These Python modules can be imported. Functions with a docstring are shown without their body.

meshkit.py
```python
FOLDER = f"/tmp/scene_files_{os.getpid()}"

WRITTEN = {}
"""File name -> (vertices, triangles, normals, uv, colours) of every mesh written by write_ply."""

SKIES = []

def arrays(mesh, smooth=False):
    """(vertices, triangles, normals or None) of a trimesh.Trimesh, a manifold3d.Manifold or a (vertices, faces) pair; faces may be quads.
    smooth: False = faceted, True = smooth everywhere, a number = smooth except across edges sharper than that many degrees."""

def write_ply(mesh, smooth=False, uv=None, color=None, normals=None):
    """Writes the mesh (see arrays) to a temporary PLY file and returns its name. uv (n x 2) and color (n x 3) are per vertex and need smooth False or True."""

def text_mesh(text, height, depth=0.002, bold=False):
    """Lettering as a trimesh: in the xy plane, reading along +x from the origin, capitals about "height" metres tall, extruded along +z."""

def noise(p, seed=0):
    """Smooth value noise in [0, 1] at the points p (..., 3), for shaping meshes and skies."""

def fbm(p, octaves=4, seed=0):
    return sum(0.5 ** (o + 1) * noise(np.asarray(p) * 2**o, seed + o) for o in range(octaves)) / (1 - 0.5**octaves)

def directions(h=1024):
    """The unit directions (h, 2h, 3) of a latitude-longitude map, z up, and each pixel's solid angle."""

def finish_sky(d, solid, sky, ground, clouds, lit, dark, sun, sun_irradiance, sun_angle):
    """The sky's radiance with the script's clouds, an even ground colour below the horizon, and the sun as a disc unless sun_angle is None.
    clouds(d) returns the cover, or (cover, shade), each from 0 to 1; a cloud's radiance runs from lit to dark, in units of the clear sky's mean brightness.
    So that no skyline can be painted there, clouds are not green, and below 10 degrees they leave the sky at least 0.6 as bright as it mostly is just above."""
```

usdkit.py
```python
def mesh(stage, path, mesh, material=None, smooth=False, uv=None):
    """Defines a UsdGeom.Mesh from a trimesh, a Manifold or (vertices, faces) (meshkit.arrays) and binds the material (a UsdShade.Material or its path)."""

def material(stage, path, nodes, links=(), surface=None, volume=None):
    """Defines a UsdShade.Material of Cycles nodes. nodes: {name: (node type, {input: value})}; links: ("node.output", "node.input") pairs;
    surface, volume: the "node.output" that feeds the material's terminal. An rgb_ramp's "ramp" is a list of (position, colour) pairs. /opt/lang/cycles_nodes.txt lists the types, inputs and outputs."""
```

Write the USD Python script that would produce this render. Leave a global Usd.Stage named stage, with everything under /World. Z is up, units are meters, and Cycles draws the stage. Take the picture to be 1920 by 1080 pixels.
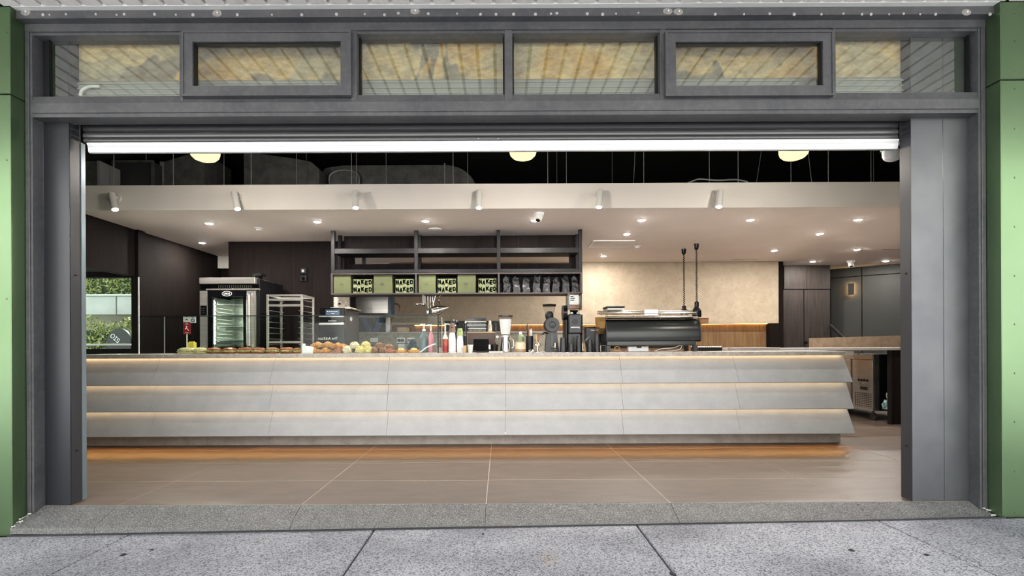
import math, random, numpy as np, trimesh, usdkit, meshkit
from pxr import Usd, UsdGeom, UsdLux, UsdShade, Gf, Sdf
from shapely.geometry import Polygon
from scipy.spatial import ConvexHull

stage = Usd.Stage.CreateInMemory()
UsdGeom.SetStageUpAxis(stage, UsdGeom.Tokens.z)
UsdGeom.SetStageMetersPerUnit(stage, 1.0)
UsdGeom.Xform.Define(stage, '/World')
UsdGeom.Scope.Define(stage, '/World/Looks')
rng = np.random.default_rng(7)
random.seed(7)

# ------------------------------------------------------------------ camera, sky, exposure
F, CX, CY, EYE, ROLL = 977.0, 939.0, 649.0, 1.024, 0.0047
cam = UsdGeom.Camera.Define(stage, '/World/camera')
cam.CreateHorizontalApertureAttr(36.0)
cam.CreateVerticalApertureAttr(20.25)
cam.CreateFocalLengthAttr(F / 1920 * 36)
cam.CreateHorizontalApertureOffsetAttr((960 - CX) / 1920 * 36)
cam.CreateVerticalApertureOffsetAttr((CY - 540) / 1920 * 36)
cam.CreateClippingRangeAttr(Gf.Vec2f(0.05, 200))
c, s = math.cos(ROLL), math.sin(ROLL)
cam.AddTransformOp().Set(Gf.Matrix4d(c, 0, -s, 0,  s, 0, c, 0,  0, -1, 0, 0,  0, 0, EYE, 1))
EXPOSURE = 2.0
cam.CreateExposureAttr(EXPOSURE)
sky = UsdLux.DomeLight.Define(stage, '/World/sky_light')
sky.CreateColorAttr(Gf.Vec3f(0.86, 0.93, 1.0))
sky.CreateIntensityAttr(0.18)
sun = UsdLux.DistantLight.Define(stage, '/World/sun_light')
sun.CreateAngleAttr(0.6)
sun.CreateNormalizeAttr(True)
sun.CreateIntensityAttr(1.8)
sun.CreateColorAttr(Gf.Vec3f(1.0, 0.975, 0.94))
sun.AddRotateXYZOp().Set(Gf.Vec3f(-38, 10, 0))      # high, from behind the building
LAMP = 1.7          # strength of all the room's lamps together

# ------------------------------------------------------------------ helpers
def U(px, py, D):
    """A pixel of the photograph at depth D as a point of the place."""
    dx, dy = px - CX, py - CY
    return np.array([(dx - dy * ROLL) * D / F, D, EYE - (dy + dx * ROLL) * D / F])
def X(px, D, py=600): return U(px, py, D)[0]
def Z(py, D, px=939): return U(px, py, D)[2]
def R(px0, py0, px1, py1, D):
    a, b = U(px0, (py0 + py1) / 2, D), U(px1, (py0 + py1) / 2, D)
    m = (px0 + px1) / 2
    return a[0], b[0], Z(py1, D, m), Z(py0, D, m)

def cat(*ms):
    out = []
    for m in ms:
        out.extend(m if isinstance(m, (list, tuple)) else [m])
    return trimesh.util.concatenate(out)
def hull(pts):
    p = np.asarray(pts, float)
    return trimesh.Trimesh(p, ConvexHull(p).simplices, process=True).convex_hull
def box(x0, x1, y0, y1, z0, z1, b=0):
    x0, x1, y0, y1, z0, z1 = min(x0, x1), max(x0, x1), min(y0, y1), max(y0, y1), min(z0, z1), max(z0, z1)
    if b <= 0:
        m = trimesh.creation.box([x1 - x0, y1 - y0, z1 - z0])
        m.apply_translation([(x0 + x1) / 2, (y0 + y1) / 2, (z0 + z1) / 2])
        return m
    b = min(b, (x1 - x0) * .45, (y1 - y0) * .45, (z1 - z0) * .45)
    pts = []
    for X_, sx in ((x0, 1), (x1, -1)):
        for Y_, sy in ((y0, 1), (y1, -1)):
            for Z_, sz in ((z0, 1), (z1, -1)):
                pts += [(X_, Y_ + sy * b, Z_ + sz * b), (X_ + sx * b, Y_, Z_ + sz * b), (X_ + sx * b, Y_ + sy * b, Z_)]
    return hull(pts)
def lathe(profile, n=24, at=(0, 0, 0)):
    """profile: (radius, z) pairs bottom to top; closed at both ends if radius 0."""
    p = np.asarray(profile, float)
    a = np.arange(n) * 2 * np.pi / n
    v = np.stack([np.outer(p[:, 0], np.cos(a)), np.outer(p[:, 0], np.sin(a)), np.repeat(p[:, 1:2], n, 1)], -1).reshape(-1, 3)
    f = []
    for i in range(len(p) - 1):
        for j in range(n):
            k = (j + 1) % n
            a0, a1, b0, b1 = i * n + j, i * n + k, (i + 1) * n + j, (i + 1) * n + k
            if p[i, 0] > 1e-9: f.append((a0, a1, b1))
            if p[i + 1, 0] > 1e-9: f.append((a0, b1, b0))
    m = trimesh.Trimesh(v, f, process=True)
    m.apply_translation(at)
    return m
def cyl(at, r, h, n=20, axis='z', r2=None):
    r2 = r if r2 is None else r2
    m = lathe([(0, 0), (r, 0), (r2, h), (0, h)], n)
    if axis == 'y': m.apply_transform(trimesh.transformations.rotation_matrix(-np.pi / 2, [1, 0, 0]))
    if axis == '-y': m.apply_transform(trimesh.transformations.rotation_matrix(np.pi / 2, [1, 0, 0]))
    if axis == 'x': m.apply_transform(trimesh.transformations.rotation_matrix(np.pi / 2, [0, 1, 0]))
    if axis == '-x': m.apply_transform(trimesh.transformations.rotation_matrix(-np.pi / 2, [0, 1, 0]))
    m.apply_translation(at)
    return m
def tube(points, r, n=8):
    p = np.asarray(points, float)
    rr = np.broadcast_to(r, (len(p),)).astype(float)
    t = np.gradient(p, axis=0); t /= np.linalg.norm(t, axis=1, keepdims=True) + 1e-12
    ref = np.array([0, 0, 1.0]) if abs(t[0][2]) < .9 else np.array([1.0, 0, 0])
    A = []
    a = np.cross(t[0], ref)
    for k in range(len(p)):
        a = a - t[k] * (a @ t[k]); a /= np.linalg.norm(a) + 1e-12
        A.append(a)
    A = np.array(A); B = np.cross(t, A)
    g = np.arange(n) * 2 * np.pi / n
    v = (p[:, None] + rr[:, None, None] * (np.cos(g)[None, :, None] * A[:, None] + np.sin(g)[None, :, None] * B[:, None])).reshape(-1, 3)
    f = []
    for i in range(len(p) - 1):
        for j in range(n):
            k = (j + 1) % n
            f += [(i * n + j, i * n + k, (i + 1) * n + k), (i * n + j, (i + 1) * n + k, (i + 1) * n + j)]
    c0, c1 = len(v), len(v) + 1
    v = np.vstack([v, p[:1], p[-1:]])
    for j in range(n):
        k = (j + 1) % n
        f += [(c0, k, j), (c1, (len(p) - 1) * n + j, (len(p) - 1) * n + k)]
    return trimesh.Trimesh(v, f, process=False)
def curve(pts, n=8):
    """Catmull-Rom through the points."""
    p = np.asarray(pts, float); p = np.vstack([2 * p[0] - p[1], p, 2 * p[-1] - p[-2]])
    out = []
    for i in range(1, len(p) - 2):
        for t in np.linspace(0, 1, n, endpoint=False):
            a, b, c_, d = p[i - 1:i + 3]
            out.append(.5 * (2 * b + (c_ - a) * t + (2 * a - 5 * b + 4 * c_ - d) * t ** 2 + (3 * b - a - 3 * c_ + d) * t ** 3))
    return np.array(out + [p[-2]])
def prism_x(poly, x0, x1):
    """(y, z) polygon extruded along x."""
    m = trimesh.creation.extrude_polygon(Polygon(poly), x1 - x0, engine='earcut')
    v = m.vertices.copy()
    m.vertices = np.stack([v[:, 2] + x0, v[:, 0], v[:, 1]], 1)
    m.fix_normals()
    return m
def prism_y(poly, y0, y1):
    """(x, z) polygon extruded along y."""
    pg = poly if isinstance(poly, Polygon) else Polygon(poly)
    m = trimesh.creation.extrude_polygon(pg, y1 - y0, engine='earcut')
    v = m.vertices.copy()
    m.vertices = np.stack([v[:, 0], v[:, 2] + y0, v[:, 1]], 1)
    m.fix_normals()
    return m
def frame_y(x0, x1, z0, z1, w, y0, y1):
    """A rectangular frame facing the street."""
    return prism_y(Polygon([(x0, z0), (x1, z0), (x1, z1), (x0, z1)], [[(x0 + w, z0 + w), (x1 - w, z0 + w), (x1 - w, z1 - w), (x0 + w, z1 - w)]]), y0, y1)
def sphere(c, r, sub=2):
    m = trimesh.creation.icosphere(sub, 1.0)
    m.apply_scale(r if np.ndim(r) else [r, r, r]); m.apply_translation(c)
    return m
def text(s_, h, at, depth=.0015, bold=False, mirror=False, width=None, rot=0):
    """Lettering that faces the street (towards -y), its centre at the point."""
    m = meshkit.text_mesh(s_, h, depth, bold)
    v = m.vertices.copy(); v[:, :2] -= (v[:, :2].min(0) + v[:, :2].max(0)) / 2
    if width: v[:, 0] *= width / (v[:, 0].max() - v[:, 0].min())
    if mirror: v[:, 0] *= -1
    cr, sr = math.cos(rot), math.sin(rot)
    x_, z_ = v[:, 0] * cr - v[:, 1] * sr, v[:, 0] * sr + v[:, 1] * cr
    f = m.faces[:, ::-1] if mirror else m.faces
    return trimesh.Trimesh(np.stack([x_ + at[0], at[1] - v[:, 2], z_ + at[2]], 1), f, process=False)
def rot(m, ang, ax, c=(0, 0, 0)):
    m.apply_transform(trimesh.transformations.rotation_matrix(ang, ax, c)); return m
def move(m, d):
    m.apply_translation(d); return m

used = {}
def unique(parent, name):
    k = used.get((parent, name), 0); used[(parent, name)] = k + 1
    return f'{parent}/{name}' if k == 0 else f'{parent}/{name}_{k:03d}'
def says(prim, label=None, category=None, group=None, kind=None):
    for k, v in (('label', label), ('category', category), ('group', group), ('kind', kind)):
        if v: prim.SetCustomDataByKey(k, v)
class Thing:
    """An Xform at the thing's base; its parts are given in the place's coordinates."""
    def __init__(self, name, label=None, category=None, loc=(0, 0, 0), group=None, kind=None):
        self.path = unique('/World', name); self.loc = np.asarray(loc, float)
        x = UsdGeom.Xform.Define(stage, self.path); x.AddTranslateOp().Set(Gf.Vec3d(*map(float, loc)))
        self.prim = x.GetPrim(); says(self.prim, label, category, group, kind)
        self.info = (name, label, category, group)
    def part(self, name, mesh, mat, smooth=30, under=None, label=None, kind=None):
        m = mesh.copy(); m.apply_translation(-self.loc)
        path = unique(under or self.path, name)
        p = usdkit.mesh(stage, path, m, M[mat], smooth)
        says(p.GetPrim(), label, None, None, kind)
        return path
    def copy(self, loc, label, rz=0, group=None, scale=None):
        name, l0, c0, g0 = self.info
        path = unique('/World', name)
        x = UsdGeom.Xform.Define(stage, path)
        x.AddTranslateOp().Set(Gf.Vec3d(*map(float, loc)))
        if rz: x.AddRotateZOp().Set(math.degrees(rz))
        if scale: x.AddScaleOp().Set(Gf.Vec3f(*scale))
        x.GetPrim().GetReferences().AddInternalReference(self.path)
        x.GetPrim().SetInstanceable(True)
        says(x.GetPrim(), label, c0, group or g0)
        return x.GetPrim()
def single(name, mesh, mat, label, category, group=None, kind=None, smooth=30):
    p = usdkit.mesh(stage, unique('/World', name), mesh, M[mat], smooth)
    says(p.GetPrim(), label, category, group, kind)
    return p
ORD = ['first', 'second', 'third', 'fourth', 'fifth', 'sixth', 'seventh', 'eighth', 'ninth', 'tenth', 'eleventh', 'twelfth', 'thirteenth']

# ------------------------------------------------------------------ materials
M = {}
def mat(name, color, rough=.5, metal=0., spec=.5, var=None, scale=8., detail=3., stretch=(1, 1, 1), lo=.35, hi=.65, bump=0., bscale=None, coat=0., obj=False, fine=None, trans=0., ior=1.5, emit=None, estr=0., dist=0.):
    """Principled surface; var: second colour mixed in by noise; fine: (colour, scale, amount) of a second, finer grain."""
    n = {'p': ('principled_bsdf', {'base_color': color, 'roughness': rough, 'metallic': metal, 'specular_ior_level': spec, 'coat_weight': coat, 'transmission_weight': trans, 'ior': ior})}
    L = []
    if emit: n['p'][1].update(emission_color=emit, emission_strength=estr)
    if var is not None or bump or fine:
        n['g'] = ('texture_coordinate', {}) if obj else ('geometry', {})
        n['m'] = ('mapping', {'scale': stretch})
        L.append(('g.object' if obj else 'g.position', 'm.vector'))
    last = None
    if var is not None:
        n['n'] = ('noise_texture', {'scale': scale, 'detail': detail, 'roughness': .6, 'distortion': dist})
        n['r'] = ('rgb_ramp', {'ramp': [(lo, color), (hi, var)]})
        L += [('m.vector', 'n.vector'), ('n.fac', 'r.fac')]
        last = 'r.color'
    if fine:
        fc, fs, fa = fine
        n['v'] = ('noise_texture', {'scale': fs, 'detail': 2., 'roughness': .7})
        n['vr'] = ('rgb_ramp', {'ramp': [(.45, (0, 0, 0)), (.68, (fa,) * 3)]})
        n['mx'] = ('mix', {'mix_type': 'mix', 'color1': color, 'color2': fc})
        L += [('m.vector', 'v.vector'), ('v.fac', 'vr.fac'), ('vr.color', 'mx.fac')]
        if last: L.append((last, 'mx.color1'))
        last = 'mx.color'
    if last: L.append((last, 'p.base_color'))
    if bump:
        n['bn'] = ('noise_texture', {'scale': bscale or scale * 4, 'detail': 3.})
        n['b'] = ('bump', {'strength': bump, 'distance': .004})
        L += [('m.vector', 'bn.vector'), ('bn.fac', 'b.height'), ('b.normal', 'p.normal')]
    M[name] = usdkit.material(stage, f'/World/Looks/{name}', n, L, surface='p.BSDF')
def glow(name, color, strength):
    M[name] = usdkit.material(stage, f'/World/Looks/{name}', {'e': ('emission', {'color': color, 'strength': strength})}, [], surface='e.emission')
def pane(name, tint=(1, 1, 1), ior=1.5, rough=0.0):
    M[name] = usdkit.material(stage, f'/World/Looks/{name}', {
        't': ('transparent_bsdf', {'color': tint}), 'g': ('glossy_bsdf', {'color': (1, 1, 1), 'roughness': rough}),
        'f': ('fresnel', {'IOR': ior}), 'geo': ('geometry', {}), 'o': ('math', {'math_type': 'subtract', 'value1': 1.0}), 'k': ('math', {'math_type': 'multiply'}), 'x': ('mix_closure', {})},
        [('geo.backfacing', 'o.value2'), ('f.fac', 'k.value1'), ('o.value', 'k.value2'), ('k.value', 'x.fac'), ('t.BSDF', 'x.closure1'), ('g.BSDF', 'x.closure2')], surface='x.closure')

mat('green_paint', (.125, .20, .10), .30, metal=.8, var=(.145, .22, .12), scale=1.2, spec=.5)
mat('dark_frame', (.060, .061, .066), .42, var=(.085, .085, .088), scale=3., bump=.05, bscale=60, fine=((.2, .2, .2), 25., .15))
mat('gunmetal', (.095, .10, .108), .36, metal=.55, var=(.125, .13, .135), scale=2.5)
mat('gunmetal_painted_shade', (.042, .044, .050), .28, metal=.6)  # gunmetal with the left panel's dark reflection put into its colour
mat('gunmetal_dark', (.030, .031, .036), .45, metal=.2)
mat('guide_blue', (.20, .25, .28), .35, metal=.5)
mat('shutter_dark', (.045, .045, .048), .4, metal=.3)
mat('shutter_mid', (.11, .11, .112), .4, metal=.4)
mat('alu_sky_white', (.90, .91, .91), .25, metal=.1)  # rail aluminium whitened, its sky reflection put into the colour
mat('shutter_box_grey', (.33, .335, .31), .5)
mat('alu_grey', (.42, .43, .43), .35, metal=.5)
mat('screw', (.48, .46, .44), .5, metal=.3)
mat('washer_stain', (.20, .19, .18), .7, var=(.33, .31, .29), scale=60.)
mat('soffit', (.90, .87, .85), .6, var=(.86, .81, .77), scale=3., fine=((.45, .33, .25), 14., .25))
mat('soffit_gap', (.10, .085, .075), .8)
mat('soffit_trim', (.80, .80, .76), .5)
mat('threshold', (.074, .074, .071), .6, var=(.108, .107, .103), scale=14., fine=((.36, .355, .34), 130., .7), bump=.15, bscale=150)
mat('trim_black', (.02, .02, .022), .5)
mat('mortar', (.72, .70, .67), .9)
mat('dirt', (.03, .028, .027), .95)
for k, d in enumerate((0, .012, -.012, .02)):
    mat(f'floor_tile_{k}', (.090 + d * .4, .064 + d * .4, .050 + d * .4), .42, var=(.120 + d * .4, .087 + d * .4, .069 + d * .4), scale=4., stretch=(1, 3, 1), fine=((.25, .205, .17), 120., .45), bump=.05, bscale=120)
mat('grout', (.62, .54, .47), .8)
mat('panel', (.455, .463, .475), .6, var=(.405, .413, .425), scale=6., fine=((.36, .36, .36), 90., .35))
mat('kick', (.22, .195, .175), .5, var=(.32, .29, .265), scale=9., fine=((.45, .42, .40), 100., .5))
mat('counter_body', (.05, .045, .04), .7)
mat('worktop', (.37, .33, .29), .35, var=(.46, .43, .39), scale=9., detail=6., dist=1.5, fine=((.28, .22, .18), 22., .6))
mat('bulkhead', (.80, .75, .68), .75, var=(.77, .72, .65), scale=2.)
mat('ceiling_paint', (.88, .795, .735), .75, var=(.84, .755, .695), scale=1.2)
mat('void_black', (.004, .004, .004), .9)
mat('duct', (.10, .105, .10), .5, metal=.5, var=(.16, .165, .155), scale=9., fine=((.22, .22, .2), 60., .3))
mat('rod', (.40, .40, .40), .4, metal=.5)
mat('timber_dark', (.0045, .0022, .002), .7, spec=.2, var=(.012, .0065, .0055), scale=5., stretch=(14, 14, .6), detail=4.)
mat('timber_black', (.003, .0015, .0011), .85, spec=.15, var=(.008, .005, .004), scale=5., stretch=(14, 14, .6))
mat('timber_grey', (.014, .0105, .009), .6, spec=.3, var=(.036, .028, .024), scale=4., stretch=(10, 10, .5), detail=5.)
mat('timber_warm', (.14, .075, .030), .45, var=(.23, .135, .06), scale=4., stretch=(7, 7, .7), detail=5.)
mat('shelf_black', (.007, .007, .0075), .55, spec=.3)
mat('shelf_frame', (.040, .032, .030), .55)
mat('cream', (.40, .33, .235), .6, var=(.47, .39, .29), scale=5., detail=6., fine=((.32, .25, .17), 20., .5))
mat('grey_wall', (.022, .0235, .0215), .7, spec=.3, var=(.027, .028, .026), scale=2.)
mat('stone_brown', (.15, .105, .068), .55, var=(.22, .165, .11), scale=12., detail=6., fine=((.18, .13, .085), 40., .5))
mat('stone_grey', (.30, .28, .22), .5, var=(.42, .39, .31), scale=7., detail=6., dist=1., fine=((.16, .13, .10), 18., .6))
mat('bench_top', (.33, .30, .27), .4, var=(.40, .36, .33), scale=14.)
mat('white_plastic', (.82, .82, .80), .4)
mat('off_white', (.70, .68, .63), .5)
mat('black_plastic', (.006, .006, .007), .42, spec=.35)
mat('black_gloss', (.004, .004, .005), .12, spec=.3)
mat('charcoal', (.026, .028, .032), .40)
mat('graphite', (.034, .036, .035), .26, metal=.35)
mat('stainless', (.66, .63, .58), .30, metal=.75, var=(.52, .50, .47), scale=3., stretch=(.6, .6, 30))
mat('stainless_dull', (.45, .43, .40), .38, metal=.9, var=(.36, .35, .33), scale=3.)
mat('chrome', (.80, .78, .74), .12, metal=1.)
mat('bronze', (.42, .26, .10), .3, metal=.8)
mat('box_green', (.085, .098, .036), .6, var=(.078, .090, .033), scale=4.)
mat('box_light', (.17, .19, .095), .6)
mat('print_green', (.035, .06, .025), .6)
mat('bag_black', (.014, .014, .017), .32, bump=.8, bscale=45, obj=True)
mat('paper_white', (.85, .85, .84), .7)
mat('paper_grey', (.62, .62, .60), .7)
mat('cup_brown', (.22, .135, .10), .6)
mat('cup_green', (.36, .46, .19), .6)
mat('cup_black', (.010, .010, .012), .35)
mat('red', (.32, .012, .018), .4)
mat('sauce_red', (.42, .06, .03), .25)
mat('pink', (.65, .22, .28), .25)
mat('blue_grey', (.10, .135, .155), .2)
mat('blue_dark', (.03, .07, .13), .4)
mat('yellow', (.62, .50, .06), .4)
mat('cream_ceramic', (.60, .50, .35), .3, var=(.66, .56, .41), scale=10.)
mat('ceramic_brown', (.36, .25, .16), .4)
mat('bottle_green', (.23, .30, .18), .2)
mat('wood_light', (.50, .33, .16), .5)
mat('wood_orange', (.42, .20, .05), .5, var=(.55, .30, .10), scale=30.)
mat('brown_box', (.075, .042, .028), .5)
mat('brown_gold', (.20, .09, .04), .4)
mat('croissant', (.60, .26, .05), .4, var=(.34, .11, .02), scale=30., stretch=(1, 1, 1), bump=.5, bscale=70, lo=.4, hi=.7)
mat('bread_pale', (.66, .55, .32), .6, var=(.52, .38, .17), scale=25., bump=.4, bscale=60)
mat('greens', (.26, .30, .08), .6, var=(.60, .54, .30), scale=40.)
mat('pastry_dark', (.14, .05, .020), .4, var=(.24, .09, .03), scale=35., bump=.5, bscale=60)
mat('pastry_red', (.36, .10, .03), .4, var=(.20, .05, .02), scale=30., bump=.5, bscale=60)
mat('pastry_gold', (.60, .38, .12), .5, var=(.42, .20, .05), scale=30., bump=.4, bscale=60)
mat('powder', (.74, .66, .52), .8, var=(.55, .40, .22), scale=45., bump=.4, bscale=80)
mat('almond', (.70, .58, .22), .6, var=(.50, .36, .11), scale=50., bump=.5, bscale=80)
mat('custard', (.80, .60, .16), .4)
mat('jam', (.16, .015, .03), .3)
mat('speckled', (.62, .57, .48), .5, var=(.30, .25, .20), scale=30., stretch=(1, 1, .6), dist=2.)
mat('screen_blue', (.01, .012, .016), .2, emit=(.15, .25, .4), estr=.15)
mat('screen_dark', (.004, .004, .005), .1)
mat('teal', (.03, .16, .17), .2, var=(.35, .45, .45), scale=25., bump=.8, bscale=40)
mat('leaf', (.13, .19, .035), .5, var=(.50, .50, .20), scale=9., lo=.3, hi=.75)
mat('leaf_dark', (.02, .035, .01), .7)
mat('concrete', (.47, .47, .45), .8, var=(.40, .41, .39), scale=3.)
mat('tan_wall', (.34, .31, .24), .8)
mat('road', (.10, .10, .105), .9)
mat('render_wall', (.76, .75, .72), .8)
mat('far_glass', (.03, .04, .045), .1)
glow('lamp_warm', (1.0, .74, .36), 0.45)
glow('lamp_lens', (1.0, .93, .82), 12.0 * LAMP)
glow('downlight_lens', (1.0, .93, .86), 370 * LAMP)
glow('led_warm', (1.0, .68, .36), 2.4)
glow('led_amber', (1.0, .50, .10), 3.0)
glow('led_floor', (1.0, .46, .12), 9.0)
glow('sconce_led', (1.0, .60, .24), 16.0)
glow('oven_reflection_glow', (.95, 1.0, .93), 6.0)  # added glow that stands in for reflections on the oven door
pane('glass_window', (.92, .94, .90), 2.5)
pane('glass_case', (.92, .96, .94), 1.26)
pane('glass_edge', (.45, .62, .55), 1.5, .1)
pane('glass_oven', (.72, .80, .76), 1.6)
pane('clear_plastic', (.95, .955, .95), 1.5, .05)
pane('smoke_plastic', (.40, .42, .43), 1.5, .08)

def aggregate(name, c0, c1, c2, stain):
    n = {'g': ('geometry', {}), 'v': ('voronoi_texture', {'scale': 150., 'randomness': 1.0}), 'r': ('rgb_ramp', {'ramp': [(.0, c0), (.13, c0), (.30, c1), (.8, c2), (1., c2)]}),
         'sep': ('separate_color', {}), 'ns': ('noise_texture', {'scale': 1.6, 'detail': 5.}), 'nr': ('rgb_ramp', {'ramp': [(.35, stain), (.6, (1, 1, 1))]}),
         'mx': ('mix', {'mix_type': 'multiply', 'fac': 1.0}), 'fn': ('noise_texture', {'scale': 160., 'detail': 2.}), 'fr': ('rgb_ramp', {'ramp': [(.3, (.7, .7, .72)), (.7, (1.15, 1.15, 1.15))]}),
         'sm': ('mapping', {'scale': (1 / .06, 1 / .16, 0), 'location': (-.25 / .06, -2.72 / .16, 0)}), 'sg': ('gradient_texture', {'gradient_type': 'spherical'}), 'sn': ('noise_texture', {'scale': 60., 'detail': 3.}), 'sr': ('rgb_ramp', {'ramp': [(.5, (0, 0, 0)), (.6, (.6, .6, .6))]}), 'sk': ('math', {'math_type': 'multiply', 'use_clamp': True}), 'mx3': ('mix', {'color2': (.42, .26, .11)}),
         'mx2': ('mix', {'mix_type': 'multiply', 'fac': 1.0}), 'p': ('principled_bsdf', {'roughness': .75}), 'b': ('bump', {'strength': .35, 'distance': .003})}
    L = [('g.position', 'v.vector'), ('v.color', 'sep.color'), ('sep.r', 'r.fac'), ('g.position', 'ns.vector'), ('ns.fac', 'nr.fac'), ('r.color', 'mx.color1'), ('nr.color', 'mx.color2'),
         ('g.position', 'fn.vector'), ('fn.fac', 'fr.fac'), ('mx.color', 'mx2.color1'), ('fr.color', 'mx2.color2'), ('g.position', 'sm.vector'), ('sm.vector', 'sg.vector'), ('g.position', 'sn.vector'), ('sn.fac', 'sr.fac'), ('sg.fac', 'sk.value1'), ('sr.color', 'sk.value2'), ('mx2.color', 'mx3.color1'), ('sk.value', 'mx3.fac'), ('mx3.color', 'p.base_color'), ('v.distance', 'b.height'), ('b.normal', 'p.normal')]
    M[name] = usdkit.material(stage, f'/World/Looks/{name}', n, L, surface='p.BSDF')
aggregate('footpath', (.12, .125, .14), (.30, .31, .34), (.44, .445, .47), (.60, .60, .62))
def peeling(name):
    n = {'g': ('geometry', {}), 'm': ('mapping', {'scale': (.8, 1, 1.5)}),
         'a': ('noise_texture', {'scale': 1.8, 'detail': 8., 'roughness': .66, 'distortion': 1.0}), 'ar': ('rgb_ramp', {'ramp': [(.30, (.46, .44, .36)), (.44, (.62, .54, .38)), (.52, (.78, .62, .36)), (.62, (.72, .47, .19)), (.75, (.62, .56, .42))]}),
         'b': ('noise_texture', {'scale': 1.7, 'detail': 3., 'distortion': .6}), 'br': ('rgb_ramp', {'ramp': [(.0, (0, 0, 0)), (.60, (0, 0, 0)), (.615, (1, 1, 1)), (1, (1, 1, 1))]}),
         'x': ('mix', {'color2': (.33, .30, .25)}), 'c': ('noise_texture', {'scale': 15., 'detail': 6., 'roughness': .7}), 'cr': ('rgb_ramp', {'ramp': [(.35, (.55, .45, .34)), (.6, (1.1, 1.08, 1.0))]}),
         'y': ('mix', {'mix_type': 'multiply', 'fac': .9}), 'p': ('principled_bsdf', {'roughness': .8})}
    L = [('g.position', 'm.vector'), ('m.vector', 'a.vector'), ('a.fac', 'ar.fac'), ('g.position', 'b.vector'), ('b.fac', 'br.fac'), ('ar.color', 'x.color1'), ('br.color', 'x.fac'),
         ('m.vector', 'c.vector'), ('c.fac', 'cr.fac'), ('x.color', 'y.color1'), ('cr.color', 'y.color2'), ('y.color', 'p.base_color')]
    M[name] = usdkit.material(stage, f'/World/Looks/{name}', n, L, surface='p.BSDF')
peeling('peeling_board')

# ================================================================== THE SHOPFRONT
ZT = 0.957                                            # top of the service counter
def foot(m):                                          # the footpath falls to the left
    v = m.vertices.copy(); v[:, 2] += .0139 * (v[:, 0] - .05); m.vertices = v; return m
pv = Thing('footpath', 'speckled blue grey exposed aggregate footpath of large slabs before the shopfront', None, kind='structure')
pv.part('bed', foot(box(-14, 14, -8, 3.6, -.24, -.125)), 'grout', False)
xs = [-12.0, -8.6, -5.4, -3.85, -2.286, -.783, .829, 2.31, 3.85, 5.4, 8.6, 12]
ys = [3.2, 1.9, .4, -1.1, -2.6, -5.2, -8]
for i in range(len(xs) - 1):
    for j in range(len(ys) - 1):
        pv.part('slab', foot(box(xs[i] + .006, xs[i + 1] - .006, ys[j + 1] + .006, ys[j] - .006 + (.4 if j == 0 and (xs[i] > 3 or xs[i + 1] < -3) else 0), -.15, -.088, .004)), 'footpath', False)
th = Thing('threshold', 'grey speckled stone threshold sloping from the shop floor to the footpath', None, kind='structure')
ZF = -.078
jx = [-.101 + 1.2 * k for k in range(-4, 5)]
tx = [-3.02] + [v for v in jx if -2.95 < v < 3.0] + [3.085]
for a, b in zip(tx[:-1], tx[1:]):
    g = .0015
    m = hull([(a + g, 3.2, ZF), (b - g, 3.2, ZF), (a + g, 3.2, ZF - .04), (b - g, 3.2, ZF - .04), (a + g, 3.388, 0), (b - g, 3.388, 0), (a + g, 3.388, -.05), (b - g, 3.388, -.05)])
    th.part('threshold_tile', m, 'threshold', False)
th.part('edge_trim', foot(box(-3.03, 3.09, 3.19, 3.199, -.10, -.079)), 'trim_black', False)
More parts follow.
